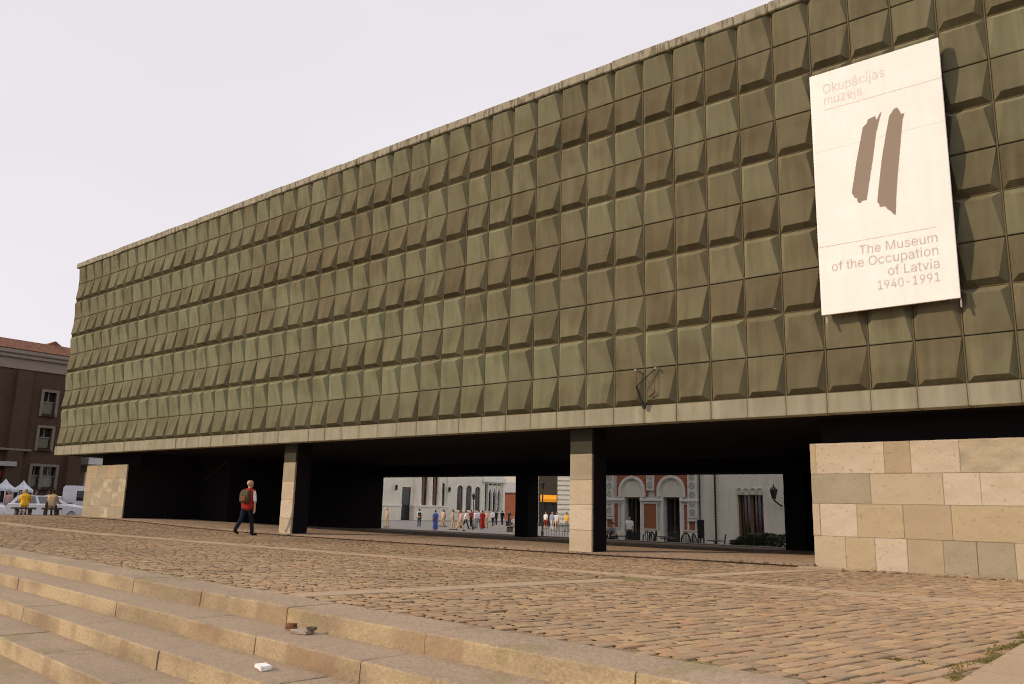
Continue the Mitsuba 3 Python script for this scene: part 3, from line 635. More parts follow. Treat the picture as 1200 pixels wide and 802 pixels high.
put('pilaster', MB().cbox(XH+.002, XH+.25, 108.65, 109.28, -.88, 5.3, .02).mesh(), 'm_plaster_white', hall)
bay = put('bay_window', MB().box(XH-.49, XH-.42, 104.2, 108.6, .62, 5.15).mesh(), 'm_glass_dark', hall)
m = MB()
for y in (104.2, 105.15, 106.25, 107.4, 108.42): m.box(XH-.41, XH+.06, y, y+.16, .62, 5.15)
for y in (105.3, 106.41, 107.55):
    m.prism(Polygon([(y, 3.4), (y+.45, 4.6), (y+.9, 3.4), (y+.9, 4.9), (y, 4.9)]), XH-.41, XH-.02, 'x')
put('tracery', m.mesh(), 'm_white_trim', bay)
put('cornice', MB().cbox(XH+.002, XH+.55, 103.6, 109.5, 5.35, 5.75, .04).cbox(XH+.003, XH+.35, 103.7, 109.4, 5.75, 6.1, .04).mesh(), 'm_white_trim', hall)
for y, z in ((95.4, 3.5), (84.2, 3.4)):
    k_ = put('wall_lamp', MB().lathe([(.02, 0), (.16, .08), (.22, .6), (.05, .8)], (XH+.55, y, z), 8).tube([[XH, y, z+.1], [XH+.5, y, z]], .03, 5).mesh(), 'm_iron', hall)
put('roof', MB().prism([(76, 9.5), (109.5, 9.5), (93, 15)], XH-14, XH+.4, 'x').mesh(), 'm_slate', hall)

def house_box(x, y, w, dpt, z0, z1, face):
    """a house front centred at x, y turned so that its front normal points along face (radians)"""
    return xform((x, y, 0), face)
tc = thing('terracotta_house', 'terracotta painted house beyond the white hall', 'house')
xf = xform((-103.5, 122.5, 0), math.atan2(122.5, -103.5) + math.pi/2)
front = Polygon([(-7, -.9), (3.0, -.9), (3.0, 4.2), (-7, 4.2)]).difference(Polygon([(-.5, .6), (.3, .6), (.3, 2.4), (-.5, 2.4)]))
m = MB(xf); v = MB().prism(front, 0, .4, 'y').mesh(); m.add(v.vertices*[1, -1, 1], v.faces[:, ::-1]); put('wall', m.mesh(), 'm_terracotta', tc)
put('back_block', MB(xf).box(-7, 3.0, -7, -.4, -.9, 4.2).mesh(), 'm_terracotta', tc)
put('window', MB(xf).box(-.5, .3, -.38, -.30, .6, 2.4).mesh(), 'm_white', tc)
put('roof', MB(xf).prism([(-.2, 4.2), (.25, 4.2), (-3.5, 6.2), (-7.2, 4.2)], -7, 3.2, 'x').mesh(), 'm_slate', tc)
tw = thing('pale_house', 'tall pale house rising behind the terracotta house', 'house')
xf = xform((-116, 138, 0), math.atan2(138, -116) + math.pi/2)
put('wall', MB(xf).box(-8, 12, -6, 0, -.9, 11).mesh(), 'm_plaster_white', tw)
put('roof', MB(xf).prism([(.3, 11), (-3, 15), (-6.3, 11)], -8.2, 12.2, 'x').mesh(), 'm_slate', tw)
for i in range(3): put('window', MB(xf).box(-5 + i*5, -3.6 + i*5, 0, .06, 5.2, 7.2).mesh(), 'm_glass_dark', tw)
dk = thing('dark_shopfront', 'dark shop front under a yellow awning at the end of the square', 'shop')
fc = math.atan2(81.5, -61.5) + math.pi/2
xf = xform((-61.5, 81.2, 0), fc)
put('wall', MB(xf).box(-1.2, 1.05, -5, 0, -.85, 9).mesh(), 'm_copper_dark', dk)
put('window', MB(xf).box(-1.0, .9, .003, .05, -.4, 1.9).mesh(), 'm_glass_dark', dk)
put('awning', MB(xf).prism([(0.01, 2.85), (0.01, 2.7), (1.0, 2.0), (1.0, 2.35)], -1.1, .85, 'x').mesh(), 'm_awning', dk)
sh = thing('striped_house', 'light grey house with banded courses beside the dark shop', 'house')
xf = xform((-65.6, 91.0, 0), fc)
put('wall', MB(xf).box(-.75, 5.0, -6, 0, -.85, 9).mesh(), 'm_plaster_grey', sh)
for i in range(14): put('band', MB(xf).cbox(-.76, 5.01, 0.003, .09, -.6 + i*.62, -.28 + i*.62, .02).mesh(), 'm_white_trim', sh)

# lamp posts on the square
def lamp_post(x, y, zb_, h, label, s=1.0):
    t = thing('street_lamp', label, 'street lamp', None)
    put('post', MB().tube([[x, y, zb_], [x, y, zb_+.5], [x, y, zb_+.55], [x, y, zb_+h-.75*s]], [.09, .08, .05, .04], 8).mesh(), 'm_iron', t)
    m = MB(); lantern_head(m, x, y, zb_ + h - .75*s, s); put('lantern_head', m.mesh(), 'm_iron', t)
lamp_post(-51.3, 56.7, -.85, 3.35, 'black street lamp standing in front of the white hall windows', 0.95)
lamp_post(-34.1, 44.5, -.85, 3.9, 'black street lamp in front of the yellow awning', 0.85)
pt = thing('flagpole', 'thin light metal pole beside the terracotta house', 'pole'); put('pole', MB().tube([[-38.5, 47.4, -.85], [-38.5, 47.4, 7]], .075, 8).mesh(), 'm_steel', pt)

# cafe furniture in front of the ornate house
def cafe_chair(x, y, rz, label, group='cafe chairs on the terrace'):
    t = thing('cafe_chair', label, 'chair', group); xf = xform((x, y, GZ), rz)
    hoop = [[-.21 + 0, -.18, .45]] + [[.21*math.cos(w), -.20 - .05*math.sin(w), .62 + .36*math.sin(w)] for w in np.linspace(math.pi, 0, 11)] + [[.21, -.18, .45]]
    put('backrest', MB(xf).tube(hoop, .03, 6).tube([[0, -.2, .46], [0, -.25, .97]], .02, 5).tube([[-.1, -.2, .46], [-.1, -.245, .9]], .016, 5).tube([[.1, -.2, .46], [.1, -.245, .9]], .016, 5).mesh(), 'm_iron', t)
    put('seat', MB(xf).cbox(-.21, .21, -.2, .22, .43, .465, .01).mesh(), 'm_iron', t)
    for sx in (-1, 1):
        for sy in (-1, 1): put('leg', MB(xf).tube([[sx*.18, sy*.17, .43], [sx*.22, sy*.21, 0]], .016, 5).mesh(), 'm_iron', t)
def cafe_table(x, y, label):
    t = thing('cafe_table', label, 'table', 'cafe tables on the terrace'); xf = xform((x, y, GZ), 0)
    put('tabletop', MB(xf).lathe([(0, .70), (.36, .70), (.37, .72), (.36, .74), (0, .74)], n=16).mesh(), 'm_iron', t)
    put('pedestal', MB(xf).lathe([(.24, 0), (.22, .03), (.04, .06), (.03, .70)], n=8).mesh(), 'm_iron', t)
Gc = 'dark round-backed cafe chair on the terrace in front of the two houses'
for x, y, r_ in [(-24.3, 36.2, .3), (-23.7, 35.9, 2.2), (-21.2, 36.4, 1.9), (-19.3, 36.2, .8), (-24.9, 37.0, -.5), (-20.2, 36.6, 2.6), (-22.6, 36.9, -.9), (-25.3, 36.4, 1.0), (-20.9, 35.6, .4), (-20.45, 35.5, -.3), (-21.6, 35.2, 2.4), (-22.9, 35.4, 1.2), (-23.4, 35.8, -2.0), (-19.9, 35.7, 2.9), (-18.6, 35.2, .2), (-18.15, 35.4, -.6), (-22.3, 35.9, 3.0), (-17.1, 35.4, 2.0)]:
    cafe_chair(x, y, r_, Gc, 'cafe chairs on the terrace')
for x, y in [(-22.35, 35.2), (-19.5, 35.0), (-17.0, 34.7), (-24.0, 35.2), (-20.9, 37.2)]: cafe_table(x, y, 'dark round cafe table in front of the ornate and rendered houses')
st_ = thing('menu_stand', 'dark upright stand beside the drainpipe of the rendered house', 'stand')
put('panel', MB().cbox(-18.62, -18.28, 36.2, 36.26, -.1, .75, .01).mesh(), 'm_iron', st_)
put('leg', MB().box(-18.62, -18.58, 36.19, 36.27, GZ, -.1).mesh(), 'm_iron', st_); put('leg', MB().box(-18.32, -18.28, 36.19, 36.27, GZ, -.1).mesh(), 'm_iron', st_)
# hedge
hd = thing('hedge', 'low dark hedge in a planter under the wall lantern', 'hedge')
r_ = np.random.default_rng(3); N = 2600
P = np.stack([r_.uniform(-16.6, -14.3, N), r_.uniform(35.3, 36.3, N), np.zeros(N)], 1)
top = 0.05 + .28*meshkit.fbm(np.stack([P[:, 0]*2.2, P[:, 1]*2, 0*P[:, 0]], 1), 3, seed=2) - .30*np.clip((-15.9 - P[:, 0])/.6, 0, 1)
P[:, 2] = -.55 + (top + .55)*np.sqrt(r_.random(N))
q = r_.normal(size=(N, 2, 3)); q /= np.linalg.norm(q, axis=2, keepdims=True)
V = np.stack([P + q[:, 0]*.06, P + q[:, 1]*.05, P - q[:, 0]*.06, P - q[:, 1]*.05], 1).reshape(-1, 3)
put('foliage', trimesh.Trimesh(V, np.vstack([np.arange(0, 4*N, 4)[:, None] + [0, 1, 2], np.arange(0, 4*N, 4)[:, None] + [0, 2, 3]]), process=False), 'm_foliage', hd)
put('planter', MB().cbox(-16.6, -14.3, 35.4, 36.2, GZ, -.5, .02).mesh(), 'm_iron', hd)
# terrace railing at the right of the crowd
rl = thing('terrace_railing', 'dark iron railing in front of the people by the column', 'railing')
m = MB()
for i in range(26): m.tube([[-33.6 + i*.14, 44.0 + .10*i, -.85], [-33.6 + i*.14, 44.0 + .10*i, .08]], .014, 4)
put('bars', m.mesh(), 'm_iron', rl); put('top_rail', MB().tube([[-33.6, 44, .1], [-30.0, 46.6, .1]], .025, 5).tube([[-33.6, 44, -.7], [-30.0, 46.6, -.7]], .02, 5).mesh(), 'm_iron', rl)

# ---------------------------------------------------------------- left street: brick building, cream house, kiosks
bb = thing('brick_building', 'dark brown brick building with red tiled roof at the left edge', 'building')
XB = -60.0
w = Polygon([(-8, -.25), (25.6, -.25), (25.6, 9.4), (-8, 9.4)])
WN = [(22.74, 23.54, 6.6, 8.08), (22.76, 23.56, 4.30, 5.66), (23.30, 24.12, 1.75, 3.10), (22.62, 23.12, 1.75, 3.10)]
for col in range(9):
    y0 = 18.2 - col*2.9
    WN += [(y0, y0+.8, 6.6, 8.08), (y0, y0+.8, 4.3, 5.66), (y0, y0+.8, 1.75, 3.1)]
for y0, y1, z0, z1 in WN: w = w.difference(yz(y0, y1, z0, z1))
put('wall', MB().prism(w, XB-.4, XB, 'x').mesh(), 'm_brick', bb)
put('back_block', MB().box(XB-14, XB-.4, -8, 25.6, -.25, 9.4).mesh(), 'm_brick', bb)
for i, (y0, y1, z0, z1) in enumerate(WN):
    wk3 = put('window', MB().box(XB-.39, XB-.30, y0, y1, z0, z1).mesh(), 'm_glass_dark', bb)
    mid = z0 + .55*(z1-z0)
    put('sash', MB().box(XB-.29, XB-.22, (y0+y1)/2-.03, (y0+y1)/2+.03, mid, z1).box(XB-.29, XB-.22, y0, y1, mid-.04, mid+.04).mesh(), 'm_frame', wk3)
    put('pane', MB().box(XB-.295, XB-.285, y0+.04, y1-.04, z0+.05, mid-.05).mesh(), 'm_glass_sky', wk3)
    t = .17
    put('surround', MB().box(XB+.002, XB+.10, y0-t, y0-.002, z0-t, z1+t).box(XB+.002, XB+.10, y1+.002, y1+t, z0-t, z1+t).box(XB+.002, XB+.10, y0-.002, y1+.002, z1+.002, z1+t).mesh(), 'm_trim', wk3)
    put('sill', MB().box(XB+.002, XB+.16, y0-.002, y1+.002, z0-t, z0-.002).mesh(), 'm_brick_pier', wk3)
put('pilaster', MB().box(XB+.002, XB+.35, 20.9, 21.85, -.25, 9.3).mesh(), 'm_brick', bb)
put('pilaster', MB().box(XB+.002, XB+.35, 24.75, 25.58, -.25, 9.3).mesh(), 'm_brick', bb)
put('ledge', MB().cbox(XB+.003, XB+.40, -8, 22.3, 4.02, 4.16, .02).mesh(), 'm_trim', bb)
put('frieze', MB().box(XB-.4, XB+.10, -8, 25.7, 9.4, 10.1).mesh(), 'm_cornice', bb)
put('cornice', MB().cbox(XB-.4, XB+.40, -8, 26.0, 10.35, 10.65, .05).cbox(XB-.4, XB+.28, -8, 25.9, 10.1, 10.35, .03).mesh(), 'm_cornice', bb)
put('roof', MB().prism([(XB+.45, 10.66), (XB-.7, 11.45), (XB-7, 12.3), (XB-14, 10.5)], -8, 26.0, 'y').mesh(), 'm_rooftile', bb)
put('dormer', MB().prism([(22.0, 10.9), (24.6, 10.9), (23.3, 11.75)], XB-4, XB-.7, 'x').mesh(), 'm_rooftile', bb)
put('shop_sign', MB().cbox(XB+.01, XB+.5, 19.6, 21.5, 3.0, 3.3, .02).mesh(), 'm_steel', bb)
put('shop_window', MB().box(XB+.002, XB+.03, 17.2, 20.85, .4, 2.9).mesh(), 'm_glass_dark', bb)
put('sign_panel', MB().box(XB+.035, XB+.07, 19.0, 20.8, 2.3, 2.75).mesh(), 'm_lamp_red', bb)
ch = thing('cream_house', 'small cream house glimpsed past the brick building under the museum corner', 'house')
put('wall', MB().box(-78, -64.2, 27.9, 40, -.3, 3.0).mesh(), 'm_cream', ch)
put('eaves', MB().cbox(-78, -63.4, 27.7, 40, 3.55, 4.1, .03).mesh(), 'm_white', ch)
put('upper_wall', MB().box(-78, -64.3, 28.1, 40, 3.0, 3.55).mesh(), 'm_plaster_grey', ch)
put('roof', MB().prism([(-63.3, 4.1), (-70, 7.5), (-78, 4.1)], 27.7, 40, 'y').mesh(), 'm_rooftile', ch)
put('door', MB().box(-64.198, -64.15, 30.0, 30.6, -.3, 1.9).mesh(), 'm_wood', ch)
def kiosk(x, y, label, s=1.0):
    t = thing('market_kiosk', label, 'kiosk', 'white kiosks with pointed roofs'); _k = xform((x, y, -.25), .55, s); xf = lambda v: _k(np.asarray(v)*[.72, .72, 1])
    put('roof', MB(xf).add([[-.62, -.62, 1.80], [.62, -.62, 1.80], [.62, .62, 1.80], [-.62, .62, 1.80], [-.22, -.22, 2.12], [.22, -.22, 2.12], [.22, .22, 2.12], [-.22, .22, 2.12], [0, 0, 2.42]],
        [[0, 1, 5], [0, 5, 4], [1, 2, 6], [1, 6, 5], [2, 3, 7], [2, 7, 6], [3, 0, 4], [3, 4, 7], [4, 5, 8], [5, 6, 8], [6, 7, 8], [7, 4, 8], [0, 2, 1], [0, 3, 2]]).mesh(), 'm_canvas', t)
    put('valance', MB(xf).box(-.6, .6, -.6, -.57, 1.66, 1.80).box(-.6, .6, .57, .6, 1.66, 1.80).box(-.6, -.57, -.57, .57, 1.66, 1.80).box(.57, .6, -.57, .57, 1.66, 1.80).mesh(), 'm_canvas', t)
    for sx in (-1, 1):
        for sy in (-1, 1): put('post', MB(xf).box(sx*.54-.04, sx*.54+.04, sy*.54-.04, sy*.54+.04, 0, 1.66).mesh(), 'm_white', t)
    put('counter', MB(xf).cbox(-.50, .50, -.50, .50, 0, .95, .02).mesh(), 'm_white', t)
    put('glazing', MB(xf).box(-.44, .44, -.44, .44, .95, 1.64).mesh(), 'm_glass_dark', t)
    put('mullion', MB(xf).box(-.03, .03, -.53, -.45, .95, 1.66).box(.45, .53, -.03, .03, .95, 1.66).box(-.03, .03, .45, .53, .95, 1.66).mesh(), 'm_white', t)
kiosk(-58.0, 20.45, 'white kiosk with pointed roof, the left of the pair by the brick building')
kiosk(-57.2, 21.2, 'white kiosk with pointed roof, the right of the pair by the brick building', .97)

# ---------------------------------------------------------------- vehicles
def wheels(t, xf, xs, w, r):
    for x in xs:
        for s in (-1, 1):
            yo = s*(w/2 - .10)
            def disc(r0, half_w):
                mm = MB().lathe([(0, -half_w), (r0*.92, -half_w), (r0, -half_w*.6), (r0, half_w*.6), (r0*.92, half_w), (0, half_w)], n=18).mesh()
                v = mm.vertices; return np.stack([v[:, 0] + x, v[:, 2] + yo, v[:, 1] + r], 1), mm.faces
            k_ = put('wheel', MB(xf).add(*disc(r, .10)).mesh(), 'm_tyre', t)
            put('rim', MB(xf).add(*disc(r*.62, .106)).mesh(), 'm_rim', k_)
def car(loc, rz, paint, label, prof, cabin, w=1.66, wx=(-1.25, 1.25)):
    """prof: side outline of the body (x, z); cabin: lower and upper outlines (x0, x1, z) of the glasshouse"""
    t = thing('parked_car', label, 'car'); xf = xform(loc, rz)
    P = np.array(prof, float); n = len(P)
    def ring(y, sc): return np.stack([P[:, 0]*sc, np.full(n, y), .25 + (P[:, 1] - .25)*(.94 if sc < 1 else 1)], 1)
    Vs = np.vstack([ring(-w/2, .985), ring(-w/2+.08, 1), ring(w/2-.08, 1), ring(w/2, .985)])
    Fc = [[i*n + q, i*n + (q+1) % n, (i+1)*n + (q+1) % n, (i+1)*n + q] for i in range(3) for q in range(n)]
    Fc = [tt for a, b, c, d in Fc for tt in ((a, b, c), (a, c, d))]
    pm = trimesh.creation.triangulate_polygon(Polygon(P), engine='earcut')[1]
    Fc += [list(x) for x in pm] + [list(x[::-1] + 3*n) for x in pm]
    put('body', MB(xf).add(Vs, Fc).mesh(), paint, t)
    (a0, a1, z0), (b0, b1, z1) = cabin; h0, h1 = w/2-.06, w/2-.22
    C = np.array([[a0, -h0, z0], [a1, -h0, z0], [a1, h0, z0], [a0, h0, z0], [b0, -h1, z1], [b1, -h1, z1], [b1, h1, z1], [b0, h1, z1]])
    put('cabin', MB(xf).add(C, [[0, 1, 5], [0, 5, 4], [1, 2, 6], [1, 6, 5], [2, 3, 7], [2, 7, 6], [3, 0, 4], [3, 4, 7], [4, 5, 6], [4, 6, 7]]).mesh(), paint, t)
    def pane(i, j, k_, l, name, u0=.07, u1=.93):
        def pt(u, v): return (C[i]*(1-u) + C[j]*u)*(1-v) + (C[l]*(1-u) + C[k_]*u)*v
        q = [pt(u0, .10), pt(u1, .10), pt(u1, .9), pt(u0, .9)]; nn = np.cross(q[1]-q[0], q[3]-q[0]); nn /= np.linalg.norm(nn)
        q = [x + nn*.008 for x in q]; put(name, MB(xf).quad(*q).mesh(), 'm_car_glass', t)
    pane(1, 2, 6, 5, 'windscreen'); pane(3, 0, 4, 7, 'rear_window')
    for i, j, k_, l in ((0, 1, 5, 4), (2, 3, 7, 6)): pane(i, j, k_, l, 'side_window', .08, .47); pane(i, j, k_, l, 'side_window', .52, .92)
    xe, xr = P[:, 0].max(), P[:, 0].min()
    for s in (-1, 1):
        put('headlight', MB(xf).box(xe-.10, xe+.004, s*.52-.14, s*.52+.14, .60, .74).mesh(), 'm_lamp_clear', t)
        put('tail_light', MB(xf).box(xr-.004, xr+.08, s*.60-.10, s*.60+.10, .62, .84).mesh(), 'm_lamp_red', t)
    put('bumper', MB(xf).cbox(xe-.06, xe+.06, -w/2+.05, w/2-.05, .34, .50, .03).mesh(), 'm_car_silver', t)
    put('bumper', MB(xf).cbox(xr-.06, xr+.06, -w/2+.05, w/2-.05, .34, .50, .03).mesh(), 'm_car_silver', t)
    wheels(t, xf, wx, w, .30)
SAL = [(-2.0, .28), (2.0, .28), (2.08, .45), (2.05, .68), (1.95, .76), (1.0, .90), (-1.95, .92), (-2.05, .72), (-2.08, .45)]
RV = math.atan2(1.6, 2.35)     # along the image horizontal at the street
car((-49.55, 19.95, -.20), math.atan2(.80, .60), 'm_car_white', 'white car with sloping bonnet parked in front of the white van', SAL, ((-1.9, 1.05, .89), (-1.55, .25, 1.36)))
car((-52.5, 16.95, -.24), math.atan2(.80, .60), 'm_car_white', 'pale car cut off by the left edge of the photo', SAL, ((-1.9, 1.05, .89), (-1.5, .25, 1.34)))
vn = thing('delivery_van', 'white delivery van with dark side windows parked beside the museum pier', 'van')
xf = xform((-51.2, 23.8, -.25), math.atan2(.80, .60))
P = [(-2.3, .35), (2.35, .35), (2.42, .55), (2.38, .95), (1.75, 1.12), (1.15, 1.86), (.9, 2.02), (-2.2, 2.05), (-2.32, 1.9)]
put('body', MB(xf).prism(P, -.88, .88, 'y').mesh(), 'm_van_paint', vn)
for s in (-1, 1):
    y0, y1 = (.882, .892) if s > 0 else (-.892, -.882)
    for i, pp in enumerate([[(.85, 1.18), (1.55, 1.18), (1.15, 1.75), (.85, 1.75)], [(-.20, 1.18), (.65, 1.18), (.65, 1.75), (-.20, 1.75)], [(-.92, 1.18), (-.42, 1.18), (-.42, 1.75), (-.92, 1.75)], [(-1.55, 1.18), (-1.10, 1.18), (-1.10, 1.75), (-1.55, 1.75)]]):
        put('side_window', MB(xf).prism(pp, y0, y1, 'y').mesh(), 'm_glass_dark', vn)
    put('stripe', MB(xf).prism([(-2.3, .62), (-.2, .62), (-.6, .85), (-2.3, .85)], y0, y1, 'y').mesh(), 'm_orange', vn)
    put('headlight', MB(xf).box(2.30, 2.43, s*.62-.14, s*.62+.14, .70, .90).mesh(), 'm_lamp_clear', vn)
    put('mirror', MB(xf).box(1.28, 1.42, s*.98-.08, s*.98+.08, 1.12, 1.35).mesh(), 'm_iron', vn)
v0, v1 = np.array([1.72, 0, 1.16]), np.array([1.18, 0, 1.83]); off = np.array([.012, 0, .010])
put('windscreen', MB(xf).quad(*[a_ + off + [0, yy, 0] for a_, yy in ((v0, -.78), (v0, .78), (v1, .74), (v1, -.74))]).mesh(), 'm_glass_dark', vn)
put('bumper', MB(xf).cbox(2.30, 2.50, -.85, .85, .32, .56, .04).mesh(), 'm_iron', vn)
wheels(vn, xf, (-1.45, 1.5), 1.76, .33)

# ---------------------------------------------------------------- people
def ball(p, r, n): return m3.Manifold.sphere(r, n).translate([float(x) for x in p])
def limb(a, b, ra, rb, n): return m3.Manifold.batch_hull([ball(a, ra, n), ball(b, rb, n)])
def rotx(v, a): return np.array([v[0], v[1]*math.cos(a) + v[2]*math.sin(a), -v[1]*math.sin(a) + v[2]*math.cos(a)])
def tomesh(ms, refine, it=4):
    u = ms[0]
    for x in ms[1:]: u = u + x
    if refine: u = u.refine_to_length(refine)
    q = u.to_mesh(); t = trimesh.Trimesh(q.vert_properties[:, :3], q.tri_verts, process=True)
    if refine: trimesh.smoothing.filter_taubin(t, lamb=.5, nu=.53, iterations=it)
    return t
def person(label, x, y, z, face, h=1.72, top='white', bottom='navy', shoes='black', hair='hair_dark', skin='m_skin', stride=.25, lean=0.0, arms=(.2, -.2), elbow=.25, sleeve=.5, fine=False, pack=None, vest=None,
           bag=None, sit=False, skirt=False, shorts=False, group=None, head_turn=0.0, crouch=0.0):
    t = thing('person', label, 'person', group); s = h/1.75; n = 16 if fine else 8; rf = .025 if fine else None
    xf = xform((x, y, z), face - math.pi/2, s)
    def fin(t_): return trimesh.Trimesh(xf(t_.vertices), t_.faces, process=False)
    pel = np.array([0, 0, .95]); lw = {}
    J = {}
    low = 9
    for sd, sg_ in (('l', -1), ('r', 1)):
        sw = stride*(1 if sd == 'r' else -1) + crouch
        hip = pel + [sg_*.09, 0, -.03]
        thigh = rotx(np.array([sg_*.01, 0, -.43]), -sw if not sit else -1.45)
        knee = hip + thigh
        bend = (.08 + max(0, -sw)*1.0 + 1.6*crouch) if not sit else 1.4
        shin = rotx(np.array([0, 0, -.42]), (-sw if not sit else -1.45) + bend)
        ank = knee + shin
        toe = ank + rotx(np.array([sg_*.02, .17, -.055]), bend*.5*(1 if sw < 0 and not sit else 0))
        J[sd] = (hip, knee, ank, toe); low = min(low, ank[2]-.085, toe[2]-.035)
    dz = np.array([0, 0, -low]); pel = pel + dz
    for sd in J: J[sd] = tuple(p + dz for p in J[sd])
    def tor(p): return pel + rotx(np.array(p, float), lean)
    chest, neck, hd_ = tor([0, -.01, .33]), tor([0, -.005, .52]), tor([0, .02, .67])
    body, shirt, trousers, shoe, hands = [], [], [], [], []
    def torso(g):
        return [m3.Manifold.batch_hull([ball(tor([-.08, 0, .02 - (.06 if g and fine else 0)]), .105+g*1.3, n), ball(tor([.08, 0, .02 - (.06 if g and fine else 0)]), .105+g*1.3, n), ball(tor([-.07, 0, .16]), .095+g, n), ball(tor([.07, 0, .16]), .095+g, n)]),
                m3.Manifold.batch_hull([ball(tor([-.07, 0, .16]), .095+g, n), ball(tor([.07, 0, .16]), .095+g, n), ball(tor([-.11, 0, .36]), .105+g, n), ball(tor([.11, 0, .36]), .105+g, n)]),
                m3.Manifold.batch_hull([ball(tor([-.11, 0, .36]), .105+g, n), ball(tor([.11, 0, .36]), .105+g, n), ball(tor([-.165, 0, .45]), .055+g, n), ball(tor([.165, 0, .45]), .055+g, n), ball(tor([0, 0, .49]), .055+g, n)])]
    body += torso(0) + [limb(neck - [0, 0, .05], hd_ - [0, 0, .06], .055, .052, n)]
    def hp(p):
        c, s_ = math.cos(head_turn), math.sin(head_turn); p = np.array(p, float); return hd_ + rotx(np.array([c*p[0] - s_*p[1], s_*p[0] + c*p[1], p[2]]), lean*.5)
    body += [m3.Manifold.batch_hull([ball(hp([0, -.02, .04]), .092, n), ball(hp([0, .02, .05]), .085, n), ball(hp([0, .055, -.075]), .038, n), ball(hp([0, .03, -.03]), .07, n)])]
    if fine: body += [m3.Manifold.batch_hull([ball(hp([0, .100, .02]), .010, 8), ball(hp([0, .118, -.018]), .014, 8)]), ball(hp([-.086, .0, .0]), .024, 8), ball(hp([.086, 0, 0]), .024, 8)]
    cap = m3.Manifold.batch_hull([ball(hp([0, -.028, .050]), .094, n), ball(hp([0, .020, .062]), .084, n), ball(hp([0, -.05, -.02]), .065, n)])
    for sd, sg_ in (('l', -1), ('r', 1)):
        hip, knee, ank, toe = J[sd]
        body += [limb(hip, knee, .082, .058, n), limb(knee, ank, .056, .038, n), limb(ank, toe, .042, .03, n)]
        kn = hip + (knee-hip)*(.9 if shorts else 1)
        trousers += [limb(hip, kn, .100, .072, n)] + ([] if shorts else [limb(knee, ank + [0, 0, .03], .072, .062, n)])
        heel = ank + (ank-toe)*.25 + [0, 0, -.035]
        shoe += [m3.Manifold.batch_hull([ball(ank + [0, 0, -.035], .05, n), ball(heel, .042, n), ball(toe, .036, n), ball(toe + (toe-ank)*.25, .03, n)])]
        aw = arms[0 if sd == 'l' else 1]
        sh_ = tor([sg_*.185, 0, .435]); el = sh_ + rotx(np.array([sg_*(.095 if fine else .055), 0, -.28]), lean*.4 - aw)
        wr = el + rotx(np.array([sg_*.0, 0, -.25]), lean*.4 - aw - elbow)
        body += [limb(sh_, el, .05, .04, n), limb(el, wr, .04, .028, n)]
        dirv = (wr-el)/np.linalg.norm(wr-el); sidev = np.array([0, 1, 0]) - dirv*dirv[1]; sidev /= np.linalg.norm(sidev); pn = np.cross(dirv, sidev)
        k0 = wr + dirv*.085
        body += [m3.Manifold.batch_hull([ball(wr, .024, n), ball(k0 + sidev*.03, .013, n), ball(k0 - sidev*.03, .013, n)])]
        if fine:
            for fi, (o, ln_) in enumerate(((.032, .072), (.011, .082), (-.011, .076), (-.031, .058))):
                b0 = k0 + sidev*o; cur = -sg_*pn
                b1 = b0 + dirv*ln_*.5 + cur*.010; b2 = b1 + (dirv*.75 + cur*.6)*ln_*.5
                body += [limb(b0, b1, .0095, .0088, 8), limb(b1, b2, .0088, .0075, 8)]
            b0 = wr + dirv*.03 + sidev*.024; b1 = b0 + dirv*.035 + sidev*.028; b2 = b1 + dirv*.035 + sidev*.006
            body += [limb(b0, b1, .012, .010, 8), limb(b1, b2, .010, .008, 8)]
        else: body += [limb(k0 + sidev*.01, k0 + dirv*.05, .016, .012, n)]
        se = sh_ + (el-sh_)*min(1, sleeve*1.6)
        (hands if vest else shirt).append(limb(sh_ - [0, 0, .005], se, .066, .056, n))
        if sleeve > .9: (hands if vest else shirt).append(limb(el, el + (wr-el)*.9, .054, .042, n))
    put('body', fin(tomesh(body, rf)), skin, t, smooth=50)
    g = .018
    shirt = torso(g) + shirt
    if fine: shirt += [m3.Manifold.batch_hull([ball(tor([sx*.13, -.02, zz]), .10, n) for sx in (-1, 1) for zz in (.30, .38)])]
    put('vest' if vest else 'shirt', fin(tomesh(shirt, rf)), 'm_cloth_' + (vest or top), t, smooth=50)
    if vest: put('shirt_sleeves', fin(tomesh(hands, rf)), 'm_cloth_' + top, t, smooth=50)
    hipm = m3.Manifold.batch_hull([ball(pel + [-.085, 0, -.02], .118, n), ball(pel + [.085, 0, -.02], .118, n), ball(tor([-.07, 0, .07]), .108, n), ball(tor([.07, 0, .07]), .108, n)])
    if skirt:
        kl, kr = J['l'][1], J['r'][1]; c_ = (J['l'][2] + J['r'][2])/2 + [0, 0, .10]
        trousers = [m3.Manifold.batch_hull([ball(pel + [-.08, 0, 0], .11, n), ball(pel + [.08, 0, 0], .11, n), ball(c_ + [-.15, -.04, 0], .11, n), ball(c_ + [.15, .04, 0], .11, n)])]
    put('skirt' if skirt else ('shorts' if shorts else 'trousers'), fin(tomesh([hipm] + trousers, rf)), 'm_cloth_' + bottom, t, smooth=50)
    put('shoes', fin(tomesh(shoe, rf)), 'm_cloth_' + shoes, t, smooth=50)
    if hair: put('hair', fin(tomesh([cap], rf)), 'm_cloth_' + hair, t, smooth=50)
